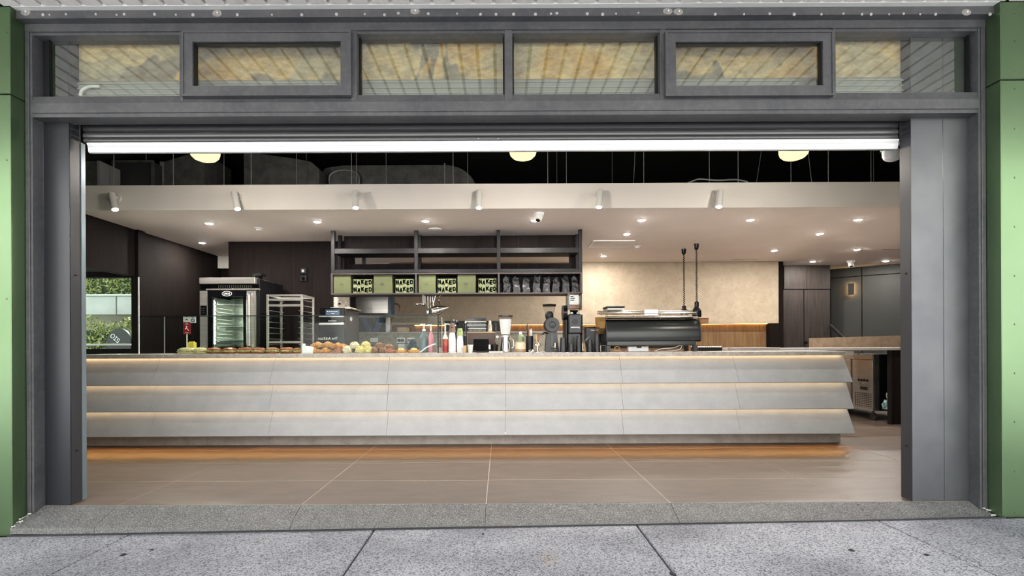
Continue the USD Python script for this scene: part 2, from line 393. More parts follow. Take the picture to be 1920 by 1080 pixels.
for k, (x0, x1) in enumerate(((-3.03, -2.78), (2.85, 3.11))):
    ms = []
    for i in range(26):
        t = rng.random()
        y = 3.2 + .16 * t; zz = ZF * (1 - t) + .006
        xx = (-3.012 + .03 * rng.random()) if k == 0 else (3.085 - .03 * rng.random())
        r_ = .002 + .006 * rng.random() ** 2
        ms.append(sphere((xx, y, zz), (r_ * (1 + 1.5 * rng.random()), r_, r_ * .7), 1))
    single('mortar_crumbs', cat(ms), 'mortar', ['broken white mortar crumbs at the foot of the left shop jamb', 'broken white mortar crumbs at the foot of the right shop jamb'][k], 'mortar', 'mortar crumbs at the jambs', kind='stuff', smooth=False)

for (px, py, w_, h_, lab) in ((210, 1041, 12, 4, 'dark dry leaf scrap on the footpath at the left'), (267, 1031, 6, 2.5, 'small dry leaf scrap on the footpath right of the left joint'), (904, 1001.5, 5, 3, 'dark dry leaf scrap on the footpath nearest the threshold'), (1580, 1032.5, 11, 4, 'dark dry leaf scrap on the footpath at the right'), (1714, 1041, 9, 3, 'dark dry leaf scrap on the footpath farthest to the right'), (1256, 1076.5, 12, 5, 'dark dry leaf scrap beside the right footpath joint')):
    dz = (py - CY) + (px - CX) * ROLL
    x_ = (px - CX) * 1.112 / dz; zf_ = -.088 + .0139 * (x_ - .05); D = (EYE - zf_) * F / dz
    k_ = D / F
    m = sphere((x_, D, zf_ + .0022), (w_ * k_ / 2, h_ * k_ * 1.4, .003), 2); m.vertices[:, 2] += .002 * np.sin(m.vertices[:, 0] * 300)
    m.vertices[:, 2] = np.maximum(m.vertices[:, 2], zf_ + .0003)
    single('leaf_scrap', m, 'dirt', lab, 'leaf', 'leaf scraps on the footpath')

# green clad pillars
for side, (x0, x1, zb, joint, rv) in enumerate(((-4.6, -3.018, -.135, Z(176, 3.21, 10), [(12, 61), (12, 300), (12, 560)]),
                                               (3.090, 4.7, -.05, Z(149, 3.21, 1890), [(1903, y) for y in (25, 77, 132, 166, 241, 333, 425, 517, 608, 700, 791, 884, 961)]))):
    t = Thing('green_pillar', ['green metal clad pillar left of the shop opening', 'green metal clad pillar with a row of rivets right of the opening'][side], None, kind='structure')
    t.part('cladding_panel', box(x0, x1, 3.212, 3.62, zb, joint - .003, .004), 'green_paint', False)
    t.part('cladding_panel', box(x0, x1, 3.212, 3.62, joint + .003, 3.134, .004), 'green_paint', False)
    t.part('core', box(x0 + .01, x1 - .01, 3.23, 3.60, zb, 3.13), 'void_black', False)
    for px, py in rv:
        p = U(px, py, 3.212)
        t.part('rivet', lathe([(0, 0), (.006, 0), (.005, .003), (0, .0035)], 10).apply_transform(trimesh.transformations.rotation_matrix(np.pi / 2, [1, 0, 0])).apply_translation(p), 'green_paint')
for q in ((-14, 14, 3.3, 3.7, 3.201, 4.3), (-14, -4.61, 3.3, 3.6, -.3, 3.2), (4.71, 14, 3.3, 3.6, -.3, 3.2)):
    single('wall_front', box(*q), 'render_wall', None, None, kind='structure', smooth=False)

# awning soffit: boards with recessed gaps
sf = Thing('awning_soffit', 'whitish boarded awning soffit over the footpath', None, kind='structure')
YA = .75
sf.part('backing', box(-7, 7, YA, 3.3, 3.165, 3.20), 'soffit_gap', False)
k = -40
while k < 41:
    x = .03 + k * .1265
    sf.part('board', box(x - .051, x + .051, YA, 3.214, 3.135, 3.166, .003), 'soffit', False)
    k += 1
sf.part('edge_strip', box(-3.018, 3.09, 3.214, 3.30, 3.134, 3.166, .002), 'soffit_trim', False)
sf.part('fascia', box(-7, 7, YA - .04, YA, 3.08, 3.4, .004), 'alu_grey', False)

# head angle with spotted screws
ha = Thing('head_angle', 'dark steel angle with spotted screw marks above the transom windows', None, kind='structure')
ha.part('angle', prism_x([(3.254, 3.133), (3.254, 3.084), (3.36, 3.084), (3.36, 3.09), (3.260, 3.09), (3.260, 3.133)], -3.018, 3.09), 'dark_frame', False)
big = [(48, 23), (407, 25), (778, 21), (1252, 21), (1272, 22), (1812, 23)]
for px, py in big:
    p = U(px, py, 3.254)
    ha.part('washer', sphere(p, (.030, .0025, .021), 2), 'washer_stain', True)
    ha.part('bolt', sphere(p + [.004, -.004, .002], (.006, .005, .006), 1), 'paper_white', True)
for px, py in [(81, 28), (93, 28), (124, 27), (180, 27), (219, 28), (233, 27), (290, 27), (330, 28), (362, 28), (445, 28), (510, 28), (566, 28), (631, 27), (684, 27), (721, 28), (747, 25), (803, 26), (857, 26), (901, 27), (930, 27), (963, 27), (1004, 27), (1033, 26), (1044, 25), (1101, 26), (1130, 27), (1155, 26), (1197, 24), (1341, 27), (1395, 27), (1443, 26), (1489, 27), (1540, 27), (1581, 26), (1616, 27), (1633, 27), (1667, 27), (1694, 26), (1725, 27), (1754, 27), (1856, 27)]:
    p = U(px, py, 3.254); r_ = .006 + .0055 * rng.random()
    m = lathe([(r_ * .55, 0), (r_, 0), (r_ * .9, .003), (r_ * .6, .002), (r_ * .3, .004), (0, .004)], 10)
    m.apply_transform(trimesh.transformations.rotation_matrix(np.pi / 2, [1, 0, 0])).apply_translation(p)
    ha.part('screw', m, 'screw')

# frame around opening and transom
XL, XR = -3.016, 3.088
fr = Thing('shopfront_frame', 'dark grey aluminium frame around the shop opening and transom windows', None, kind='structure')
fr.part('head_rail', prism_x([(3.31, 3.036), (3.31, 3.087), (3.42, 3.087), (3.42, 3.018), (3.322, 3.018), (3.322, 3.034)], XL, XR), 'dark_frame', False)
fr.part('transom_beam', prism_x([(3.31, 2.520), (3.31, 2.580), (3.325, 2.630), (3.43, 2.642), (3.43, 2.494), (3.317, 2.494), (3.317, 2.516)], XL + .042, XR - .042), 'dark_frame', False)
for s_, xa in ((1, XL), (-1, XR)):
    fr.part('jamb', cat(box(xa, xa + s_ * .026, 3.31, 3.42, -.03, 3.036, .002), box(xa + s_ * .028, xa + s_ * .042, 3.314, 3.42, -.03, 3.034, .002)), 'dark_frame', False)
def wx(px, D=3.31): return X(px, D, 115)
for a, b in ((336, 343), (657.5, 669), (946, 961), (1238, 1249.5), (1562, 1567.5)):
    fr.part('mullion', box(wx(a), wx(b), 3.312, 3.42, 2.59, 3.034, .002), 'dark_frame', False)
zg0, zg1 = 2.625, 3.03
openings = [(75, 336, 0), (343, 657.5, 1), (669, 946, 0), (961, 1238, 0), (1249.5, 1562, 1), (1567.5, 1832, 0)]
for i, (a, b, sash) in enumerate(openings):
    w = Thing('window', ['leftmost transom window of fixed glass', 'transom window with a projecting sash, second from the left', 'fixed transom window left of the middle mullion', 'fixed transom window right of the middle mullion', 'transom window with a projecting sash, second from the right', 'rightmost transom window of fixed glass'][i], None, kind='structure')
    xa, xb = wx(a), wx(b)
    if sash:
        za, zb_ = Z(180, 3.285, (a + b) / 2), Z(58, 3.285, (a + b) / 2)
        xa, xb = X(a - 2, 3.285, 115), X(b + 1, 3.285, 115)
        w.part('sash_frame', cat(frame_y(xa, xb, za, zb_, .012, 3.278, 3.312), frame_y(xa + .010, xb - .010, za + .010, zb_ - .010, .056, 3.285, 3.34)), 'dark_frame', False)
        w.part('bead', frame_y(xa + .066, xb - .066, za + .066, zb_ - .066, .006, 3.30, 3.335), 'black_plastic', False)
        w.part('glass', box(xa + .07, xb - .07, 3.322, 3.328, za + .07, zb_ - .07), 'glass_window', False)
    else:
        w.part('bead', frame_y(xa, xb, zg0, zg1, .010, 3.365, 3.40), 'black_plastic', False)
        w.part('glass', box(xa + .004, xb - .004, 3.378, 3.384, zg0 + .004, zg1 - .004), 'glass_window', False)

# column covers that house the shutter guides
lc = Thing('column_cover', 'narrow gunmetal column cover at the left of the opening', None, kind='structure')
lc.part('front_panel', box(-2.972, -2.806, 3.392, 3.40, .003, 3.19, .002), 'gunmetal_painted_shade', False)
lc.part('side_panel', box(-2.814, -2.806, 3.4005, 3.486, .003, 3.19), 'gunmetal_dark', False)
lc.part('guide_edge', box(-2.83, -2.802, 3.487, 3.522, .012, 2.40), 'guide_blue', False)
for px, py in ((142, 516), (142, 845)):
    p = U(px, py, 3.442); p[0] = -2.806
    lc.part('bolt', cyl(p, .007, .004, 12, 'x'), 'black_plastic')
rc = Thing('column_cover', 'wide two panel gunmetal column cover at the right of the opening', None, kind='structure')
rc.part('front_panel', box(2.677, 2.8835, 3.392, 3.40, .003, 3.19, .002), 'gunmetal', False)
rc.part('front_panel', box(2.8865, 3.047, 3.392, 3.40, .003, 3.19, .002), 'gunmetal', False)
rc.part('side_panel', box(2.677, 2.685, 3.4005, 3.49, .003, 3.19), 'gunmetal_dark', False)
for px, py in ((1703, 836), (1701, 513)):
    p = U(px, py, 3.442); p[0] = 2.677
    rc.part('bolt', cyl(p, .007, .004, 12, '-x'), 'black_plastic')

# rolled up shutter and its housing
sh = Thing('roller_shutter', 'rolled up dark roller shutter with a bright aluminium bottom rail above the opening', 'shutter')
sa, sb = -2.79, 2.668
sh.part('lintel', box(sa, sb, 3.435, 3.52, 2.545, 2.62), 'gunmetal_dark', False)
sh.part('slat', prism_x([(3.50, 2.468), (3.488, 2.48), (3.484, 2.51), (3.488, 2.54), (3.50, 2.546), (3.515, 2.546), (3.515, 2.468)], sa, sb), 'shutter_dark', 20)
sh.part('slat', prism_x([(3.50, 2.430), (3.488, 2.436), (3.486, 2.448), (3.49, 2.462), (3.50, 2.465), (3.515, 2.465), (3.515, 2.430)], sa, sb), 'shutter_mid', 20)
sh.part('slat', prism_x([(3.50, 2.404), (3.490, 2.408), (3.489, 2.418), (3.492, 2.426), (3.515, 2.427), (3.515, 2.404)], sa, sb), 'shutter_mid', 20)
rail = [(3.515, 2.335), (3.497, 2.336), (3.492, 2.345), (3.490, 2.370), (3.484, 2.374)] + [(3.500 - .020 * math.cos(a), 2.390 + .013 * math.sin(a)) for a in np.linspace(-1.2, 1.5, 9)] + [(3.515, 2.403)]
sh.part('bottom_rail', prism_x(rail, sa + .03, sb), 'alu_sky_white', 25)
sh.part('rail_base', box(sa + .03, sb, 3.516, 3.53, 2.337, 2.40), 'shutter_mid', False)
for k, px in enumerate((897, 934)):
    sh.part('rail_screw', sphere(U(px, 260, 3.486), .004, 1), 'paper_white')
bx = Thing('shutter_box', 'pale metal shutter box behind the transom windows', 'box')
bx.part('cover', box(-2.80, 2.675, 3.455, 3.80, 2.625, 2.80, .01), 'shutter_box_grey', False)
for z_ in (2.70, 2.735, 2.77):
    bx.part('ridge', box(-2.80, 2.675, 3.448, 3.458, z_, z_ + .010), 'alu_grey', False)
single('bulkhead_board', box(-2.804, 2.674, 3.475, 3.495, 2.802, 3.195), 'peeling_board', 'stained tan board with peeling paint behind the transom windows', 'board')
cb = U(160, 165, 3.50)
single('cable', tube(curve([U(151, 180, 3.43), U(154, 170, 3.43), U(163, 164, 3.43), U(174, 162, 3.43), U(187, 162, 3.44)]), .010), 'paper_white', 'short white curved cable end behind the leftmost transom window', 'cable', 'white cables')
single('cable', tube(curve([U(184, 268, 3.56), U(194, 273, 3.56), U(203, 279, 3.57), U(213, 283, 3.58), U(230, 280, 3.62), U(240, 270, 3.66)]), .008), 'paper_white', 'white cable drooping below the left end of the shutter rail', 'cable', 'white cables')
sg = Thing('siren', 'white curved alarm siren with a green top beside the right column cover', 'siren', U(1672, 290, 3.75))
a0 = U(1672, 290, 3.75)
prof = [(0, -.048), (.03, -.046), (.052, -.035), (.064, -.012), (.066, .02), (.060, .03), (0, .03)]
m = lathe(prof, 28, a0); m.vertices[:, 1] = a0[1] + (m.vertices[:, 1] - a0[1]) * .7
sg.part('housing', m, 'white_plastic')
sg.part('base', move(cyl((0, 0, 0), .055, .05, 24), a0 + [-.01, .01, .028]), 'green_paint')
sg.part('bracket', tube([a0 + [0, .0, .05], [a0[0], 3.402, a0[2] + .06]], .012), 'white_plastic')

# ================================================================== THE ROOM
fl = Thing('floor', 'brown stone tiled shop floor', None, kind='structure')
fl.part('grout', box(-6, 8.4, 3.389, 10.4, -.06, -.0012), 'grout', False)
for i in range(-4, 7):
    for j in range(11):
        x0, y0 = -.101 + 1.2 * i, 3.39 + .6 * j
        if x0 > 7.2: continue
        fl.part('tile', box(x0 + .0026, x0 + 1.1974, y0 + .0048, y0 + .5952, -.02, 0), f'floor_tile_{int(rng.integers(4))}', False)

# bulkhead ceiling
ZC = 2.463
ce = Thing('ceiling', 'taupe plasterboard ceiling behind a pale fascia', None, kind='structure')
ce.part('ceiling_sheet', box(-4.55, 8.2, 5.47, 10.4, ZC, ZC + .02), 'ceiling_paint', False)
ce.part('fascia', box(-4.55, 8.2, 5.45, 5.47, ZC - .001, 2.725, .002), 'bulkhead', False)
def ceil_at(px, py):
    return U(px, py, F * (ZC - EYE) / (-(py - CY) - (px - CX) * ROLL))
rods = []
for px, D in ((213.5, 5.6), (274, 6.0), (325, 5.6), (420, 6.1), (471, 5.6), (556, 6.0), (574.6, 6.7), (659, 5.7), (668.5, 6.0), (724, 6.4), (849.6, 5.7), (877, 6.1), (1027, 5.6), (1044, 7.0), (1062, 5.8), (1148, 7.2), (1184, 6.4), (1207, 5.7), (1330, 5.8), (1384, 5.6), (1404, 6.6), (1483, 6.0), (1531, 6.4), (1553, 5.6), (1633, 5.6), (1638, 6.8)):
    x = X(px, D, 320); lean = {1404: -.10, 1531: .07, 1184: -.03}.get(px, 0)
    rods.append(tube([(x - lean * 2, D, 3.72), (x, D, ZC + .021)], .0042, 6))
ORD2 = ORD + ['fourteenth', 'fifteenth', 'sixteenth', 'seventeenth', 'eighteenth', 'nineteenth', 'twentieth', 'twenty first', 'twenty second', 'twenty third', 'twenty fourth', 'twenty fifth', 'twenty sixth']
for k, m in enumerate(rods):
    single('hanger_rod', m, 'rod', f'thin steel hanger rod in the black ceiling void, {ORD2[k]} from the left', 'rod', 'hanger rods in the ceiling void')
single('wall_back', cat(box(-4.66, 8.3, 10.41, 10.5, -.1, 3.8)), 'void_black', None, None, kind='structure', smooth=False)
single('ceiling', box(-4.66, 8.3, 3.7, 10.5, 3.72, 3.85), 'void_black', 'black structural slab above the suspended ceiling', None, kind='structure', smooth=False)
single('wall_right', box(8.2, 8.3, 3.62, 10.5, -.1, 3.85), 'timber_black', None, None, kind='structure', smooth=False)
wl = Thing('wall_left', 'very dark timber lined left wall', None, kind='structure')
wl.part('front_lining', box(-4.6, -4.5, 3.62, 5.45, -.1, 3.72), 'timber_black', False)
wl.part('upper_lining', box(-4.56, -4.45, 5.45, 6.34, 1.90, ZC), 'timber_black', False)
wl.part('lining', box(-4.56, -4.45, 6.47, 8.3, 0, ZC), 'timber_black', False)
wl.part('upper_void', box(-4.6, -4.55, 5.45, 10.4, ZC, 3.72), 'void_black', False)
single('wall_end', box(-4.56, -3.72, 8.301, 8.4, 0, ZC), 'timber_black', None, None, kind='structure', smooth=False)
wl.part('alcove_lining', box(-6.0, -4.56, 5.3, 5.38, 0, 3.0), 'timber_black', False)
wl.part('alcove_top', box(-6.0, -4.56, 5.38, 6.34, 1.95, 2.05), 'timber_black', False)
Dw = 6.36
wa, wb, wc, wd = -5.9, X(248.5, Dw, 580), Z(654, Dw, 205), Z(520, Dw, 205)
w7 = Thing('window', 'added rear left window whose view stands in for a street reflection', None, kind='structure')  # added window; its view replaces a reflection on the glass screen
w7.part('surround', cat(box(wb, X(262, Dw, 580), Dw - .02, Dw + .1, 0, ZC), box(-6, wb, Dw - .02, Dw + .1, wd, ZC), box(-6, wb, Dw - .02, Dw + .1, 0, wc)), 'timber_black', False)
w7.part('glass', box(wa, wb, Dw + .04, Dw + .046, wc, wd), 'glass_case', False)
w7.part('sill', box(wa, wb, Dw - .05, Dw + .02, Z(648, Dw, 205), Z(644.5, Dw, 205), .004), 'paper_white', False)

x0, x1, z0, z1 = R(389, 397.5, 478, 503, 8.2)
t = Thing('pale_bracket', 'short pale bracket under the ceiling at the dark rear left corner', 'bracket', ((x0 + x1) / 2, 8.25, z0))
t.part('plate', box(x0, x1, 8.20, 8.30, z0, ZC - .001, .004), 'off_white', False)
t.part('side', box(x0 - .018, x0 - .001, 8.21, 8.30, z0 + .01, ZC - .001), 'timber_black', False)

# dark timber wall behind the ovens
tw = Thing('wall_timber', 'dark brown timber boarded wall behind the ovens', None, kind='structure')
xq = np.linspace(-3.70, -1.99, 7)
for a, b in zip(xq[:-1], xq[1:]):
    tw.part('board', box(a + .001, b - .001, 7.09, 7.14, 0, ZC - .001), 'timber_dark', False)
for z_, px in ((509, 570), (522, 571)):
    pass
so = Thing('wall_socket', 'black double wall socket with a pale plug on the dark timber wall', 'socket', U(570, 515, 7.09))
for py in (508, 522):
    p = U(570, py, 7.09)
    so.part('plate', box(p[0] - .048, p[0] + .048, 7.062, 7.089, p[2] - .042, p[2] + .042, .006), 'black_plastic', False)
    so.part('plug', box(p[0] - .018, p[0] + .018, 7.045, 7.062, p[2] - .025, p[2] + .015, .006), 'paper_grey' if py == 508 else 'black_gloss', False)

# cream stone wall over a lit timber splashback
cw = Thing('wall_cream', 'cream stone clad wall panel over the lit rear splashback', None, kind='structure')
D9 = 8.98
zc0 = Z(606.5, D9, 1380)
cw.part('cladding', box(-1.92, X(1460, D9, 560), D9, D9 + .35, zc0, ZC - .001, .003), 'cream', False)
cw.part('end_strip', box(X(1460.5, D9, 560), X(1470, D9, 560), D9 + .02, D9 + .3, 0, ZC), 'timber_black', False)
D10 = 9.12
tsp = Thing('splashback', 'warm lit timber splashback below the cream wall', None, kind='structure')
xq = np.linspace(-1.92, X(1444, D10, 620), 22)
for a, b in zip(xq[:-1], xq[1:]):
    tsp.part('board', box(a + .001, b - .001, D10, D10 + .05, .5, zc0 + .03), 'timber_warm', False)
tsp.part('led_strip', box(-1.5, X(1441, 9.08, 610), 9.085, 9.105, zc0 - .008, zc0 + .008), 'led_amber', False)
tsp.part('side_post', box(X(1443, 9.0, 620), X(1462, 9.0, 620), 8.99, 9.3, 0, zc0 - .002), 'timber_black', False)

# rear right: grey oak cupboard doors, grey panelled wall
oak = Thing('wall_oak', 'grey brown oak cupboard fronts at the rear right', None, kind='structure')
Do = 9.45
for a, b, y0, y1 in ((1470, 1512, 497, 542), (1512, 1557, 497, 542), (1462, 1507, 543.5, 660), (1508, 1557, 543.5, 660)):
    x0, x1, z0, z1 = R(a, y0, b, y1, Do)
    oak.part('door_panel', box(x0 + .003, x1 - .003, Do, Do + .05, 0 if y1 > 600 else z0, z1, .002), 'timber_grey', False)
x0, x1, z0, z1 = R(1470, 490, 1557, 497, Do)
oak.part('carcass', box(x0 - .2, x1 + .02, Do + .045, Do + .3, 0, ZC), 'timber_black', False)
x0, x1, z0, z1 = R(1508, 640, 1514, 643, Do - .01)
oak.part('handle', box(x0, x1, Do - .02, Do + .001, z0, z1), 'black_plastic', False)
gw = Thing('wall_grey', 'dark grey panelled wall at the rear right', None, kind='structure')
A_ = np.array([X(1557, 9.96, 580), 9.96]); B_ = np.array([X(1690, 9.28, 580), 9.28])
e_ = (B_ - A_) / np.linalg.norm(B_ - A_); nw = np.array([e_[1], -e_[0]]); nw = nw if nw[1] < 0 else -nw
aw = math.atan2(e_[1], e_[0])
def on_wall(px, py):
    """The point of the angled grey wall behind a pixel."""
    d = U(px, py, 1.0) - [0, 0, EYE]; A3 = np.array([A_[0], A_[1]])
    k = (A3 @ nw) / (d[:2] @ nw)
    return np.array([0, 0, EYE]) + d * k
def wall_box(s0, s1, t0, t1, z0, z1, b=0):
    m = rot(box(s0, s1, t0, t1, z0, z1, b), aw, [0, 0, 1]); return move(m, [A_[0], A_[1], 0])
sj = (on_wall(1616, 580)[:2] - A_) @ e_
zj = on_wall(1616, 517.5)[2]
edges = [0, sj, 1.35, 1.75]
for a, b in zip(edges[:-1], edges[1:]):
    for z0, z1 in ((0, zj - .006), (zj + .006, ZC - .0005)):
        gw.part('panel', wall_box(a + .006, b - .006, 0, .03, z0, z1, .003), 'grey_wall', False)
gw.part('backing', wall_box(-.2, 1.75, .03, .1, 0, ZC), 'void_black', False)
pc = on_wall(1596.5, 542.5); sc_s = (pc[:2] - A_) @ e_
sc = Thing('wall_sconce', 'small bronze wall sconce with a warm halo on the grey panelled wall', 'lamp', pc)
hw, hh = .046, .105
sc.part('shade', wall_box(sc_s - hw, sc_s + hw, -.075, -.05, pc[2] - hh, pc[2] + hh, .004), 'shelf_black', False)
sc.part('light_plate', wall_box(sc_s - hw + .012, sc_s + hw - .012, -.049, -.035, pc[2] - hh + .012, pc[2] + hh - .012), 'sconce_led', False)
sc.part('mount', wall_box(sc_s - .02, sc_s + .02, -.035, -.001, pc[2] - .05, pc[2] + .05), 'black_plastic', False)
hr = U(1557, 610, 9.4); h2 = U(1583, 634, 9.0)
single('handrail', tube([hr, h2, h2 + [.02, -.02, -.6]], .028, 8), 'black_plastic', 'black sloping stair handrail before the grey panelled wall', 'handrail')

# reflected street greenery, built outside the added rear left window
cy_ = Thing('planter_wall', 'pale concrete planter beam with a joint outside the added rear left window', 'planter')
pj = X(218, 8.9, 575)
zb0, zb1 = Z(590, 8.9, 205), Z(555.5, 8.9, 205)
cy_.part('block', box(-9.5, pj - .006, 8.9, 9.3, zb0, zb1, .01), 'concrete', False)
cy_.part('block', box(pj + .006, -5.05, 8.9, 9.3, zb0, zb1, .01), 'concrete', False)
cy_.part('coping', box(-9.5, -5.05, 8.86, 9.32, zb1, zb1 + .035, .006), 'concrete', False)
cy_.part('under_wall', box(-9.5, -5.05, 9.4, 9.5, -.1, zb0 + .02), 'tan_wall', False)
cy_.part('post', box(-8.6, -8.4, 9.0, 9.2, -.1, zb0), 'concrete', False)
cy_.part('post', box(-5.4, -5.2, 9.0, 9.2, -.1, zb0), 'concrete', False)
def foliage(c, r, n, size, seed):
    g = np.random.default_rng(seed)
    d = g.normal(size=(n, 3)); d /= np.linalg.norm(d, axis=1, keepdims=True)
    p = np.asarray(c) + d * np.asarray(r) * (.55 + .5 * g.random((n, 1)) ** .6)
    a = g.normal(size=(n, 3)); a /= np.linalg.norm(a, axis=1, keepdims=True)
    b = np.cross(a, g.normal(size=(n, 3))); b /= np.linalg.norm(b, axis=1, keepdims=True)
    s_ = size * (.6 + .8 * g.random((n, 1)))
    nn = np.cross(a, b) * s_ * .12
    v = np.stack([p - a * s_, p + b * s_ * .42 + nn, p + a * s_, p - b * s_ * .42 + nn], 1).reshape(-1, 3)
    k = np.arange(n)[:, None] * 4
    return trimesh.Trimesh(v, np.vstack([k + [0, 1, 2], k + [0, 2, 3]]), process=False)
hd = Thing('hedge', 'leafy green hedge on top of the pale planter outside the added window', 'hedge', (-7, 9.95, 0))
hd.part('foliage', cat([foliage((x, 9.95 + .06 * (i % 2), 2.25 + .1 * (i % 3)), (.5, .34, .46), 2200, .034, 10 + i) for i, x in enumerate(np.arange(-9, -5.2, .5))]), 'leaf', False, kind='stuff')
hd.part('shade_core', cat([sphere((x, 9.98, 2.22), (.42, .22, .34), 2) for x in np.arange(-9, -5.2, .5)]), 'leaf_dark')  # dark cores put in as the shade between the leaves
hd.part('branches', cat([tube([(x, 9.95, 0), (x + .1, 9.95, 2.5)], .03, 6) for x in np.arange(-9, -5.2, .5)]), 'leaf_dark')
h2_ = Thing('shrub', 'low leafy shrub below the pale planter outside the added window', 'shrub', (-6.4, 8.5, 0))
h2_.part('foliage', cat([foliage((x, 8.55, 1.05 + .1 * (i % 2)), (.32, .2, .40), 1100, .028, 40 + i) for i, x in enumerate(np.arange(-7.2, -5.2, .4))]), 'leaf', False, kind='stuff')
h2_.part('shade_core', cat([sphere((x, 8.58, 1.02), (.26, .10, .28), 2) for x in np.arange(-7.2, -5.2, .4)]), 'leaf_dark')  # dark filling painted as shade in the gaps of the shrub
h2_.part('stem', cat([tube([(x, 8.55, 0), (x + .03, 8.55, .9)], .02, 6) for x in np.arange(-7.2, -5.2, .4)]), 'leaf_dark')
Du = 7.8
ub = U(223, 641, Du); ur = 22 * Du / F
um = Thing('sign_board', 'black round topped board with slanted white letters outside the added window', 'sign', (ub[0], Du, 0))
pts = [(ub[0] + ur * math.cos(a), ub[2] + ur * 1.15 * math.sin(a)) for a in np.linspace(0, np.pi, 20)]
um.part('board', prism_y(pts + [(ub[0] - ur, 0), (ub[0] + ur, 0)], Du, Du + .04), 'black_plastic', False)
um.part('lettering', text('OIS', .066, (ub[0] - .055, Du - .0005, ub[2] + .055), .002, False, rot=-.72), 'paper_white', False)
single('added_courtyard', box(-10, -4.67, 6.5, 10.4, -.2, -.1), 'concrete', None, None, kind='structure', smooth=False)

# ducts and lamps in the black ceiling void
du = Thing('air_duct', 'dull galvanised air duct with a rounded right end above the ceiling', 'duct', U(745, 330, 6.6))
Dd = 6.6
x0, x1, z0, z1 = R(603, 310, 834, 360, Dd)
el = [(x1 + .40 * math.sin(a) * 1.0, z0 + (z1 - z0) * math.cos(a)) for a in np.linspace(0, np.pi / 2, 14)]
du.part('body', prism_y([(x0, z0 - .0), (x0, z1 - .09), (x0 + .05, z1 - .03), (x0 + .25, z1), (x1, z1), (x1, z0)], Dd, Dd + .6), 'duct', False)
du.part('elbow', prism_y(el + [(x1, z0)], Dd, Dd + .6), 'duct', 40)
du.part('flange', box(x1 - .008, x1 + .008, Dd - .02, Dd + .6, z0, z1 + .02), 'alu_grey', False)
ea, eb, ec, ed = R(617, 319, 674, 356, Dd - .05)
ov = Polygon([(ea + .17, ec), (eb - .17, ec), (eb - .17, ed), (ea + .17, ed)])
mid = Polygon([((ea + eb) / 2 + (eb - ea) / 2 * math.cos(a), (ec + ed) / 2 + (ed - ec) / 2 * np.sign(math.sin(a)) * abs(math.sin(a)) ** .7) for a in np.linspace(0, 2 * np.pi, 40, endpoint=False)])
du.part('access_cap', prism_y(mid, Dd - .05, Dd - .001), 'duct', 30)
cp = np.array(mid.exterior.coords); du.part('cap_rim', tube([(a, Dd - .052, b) for a, b in cp], .008, 6), 'alu_grey')
d2 = Thing('air_duct', 'dull tapering air duct left of the rounded duct above the ceiling', 'duct', U(530, 330, 6.3))
q = [U(463, 360, 6.3), U(463, 285, 6.3), U(550, 297, 6.3), U(582, 303, 6.3), U(598, 316, 6.3), U(600, 360, 6.3)]
q[0][2] = q[5][2] = 2.4835
d2.part('body', prism_y([(p[0], p[2]) for p in q], 6.3, 6.57), 'duct', False)
d2.part('flange', box(q[0][0] - .02, q[0][0] + .02, 6.27, 6.57, q[0][2], q[1][2] + .01), 'duct', False)
d3 = Thing('air_duct', 'dull duct panel with a slanting top left of the tapering duct', 'duct', U(340, 330, 6.1))
q = [U(305, 362, 6.1), U(305, 304, 6.1), U(352, 290, 6.1), U(384, 286, 6.1), U(384, 362, 6.1)]
q[0][2] = q[4][2] = 2.4835
d3.part('body', prism_y([(p[0], p[2]) for p in q], 6.1, 6.7), 'duct', False)
d3.part('flange', box(q[0][0] - .02, q[0][0] + .015, 6.08, 6.7, q[0][2], q[1][2]), 'alu_grey', False)
d4 = Thing('air_duct', 'dark square duct end with pale corner strips at the far left above the ceiling', 'duct', U(250, 330, 6.0))
x0, x1, z0, z1 = R(213, 303, 287, 362, 5.9)
d4.part('body', box(x0, x1, 5.9, 6.06, z0, z1), 'shutter_dark', False)
d4.part('corner_strip', frame_y(x0 - .01, x1 + .01, z0, z1 + .01, .022, 5.88, 5.91), 'duct', False)
x0, x1, z0, z1 = R(150, 302, 183, 358, 5.55); x0 = -4.44
d5 = Thing('air_duct', 'dull duct side cut by the left column cover above the ceiling', 'duct', U(172, 330, 5.7))
d5.part('body', box(x0, x1, 5.55, 5.84, z0, z1), 'duct', False)
d5.part('flange', box(x1, x1 + .03, 5.54, 5.84, z0, z1), 'alu_grey', False)
single('pipe', tube([U(675, 292, 7.4), U(950, 291, 7.4), U(1330, 286, 7.4), U(1500, 284, 7.4)], .014, 8), 'rod', 'thin straight pipe running across the black ceiling void', 'pipe')
single('conduit', tube(curve([U(1288, 344, 5.62), U(1300, 339, 5.62), U(1312, 336, 5.62), U(1345, 338, 5.62), U(1380, 337, 5.62), U(1402, 341, 5.62)]), .009, 6), 'rod', 'loose grey conduit lying along the top edge of the fascia', 'conduit')

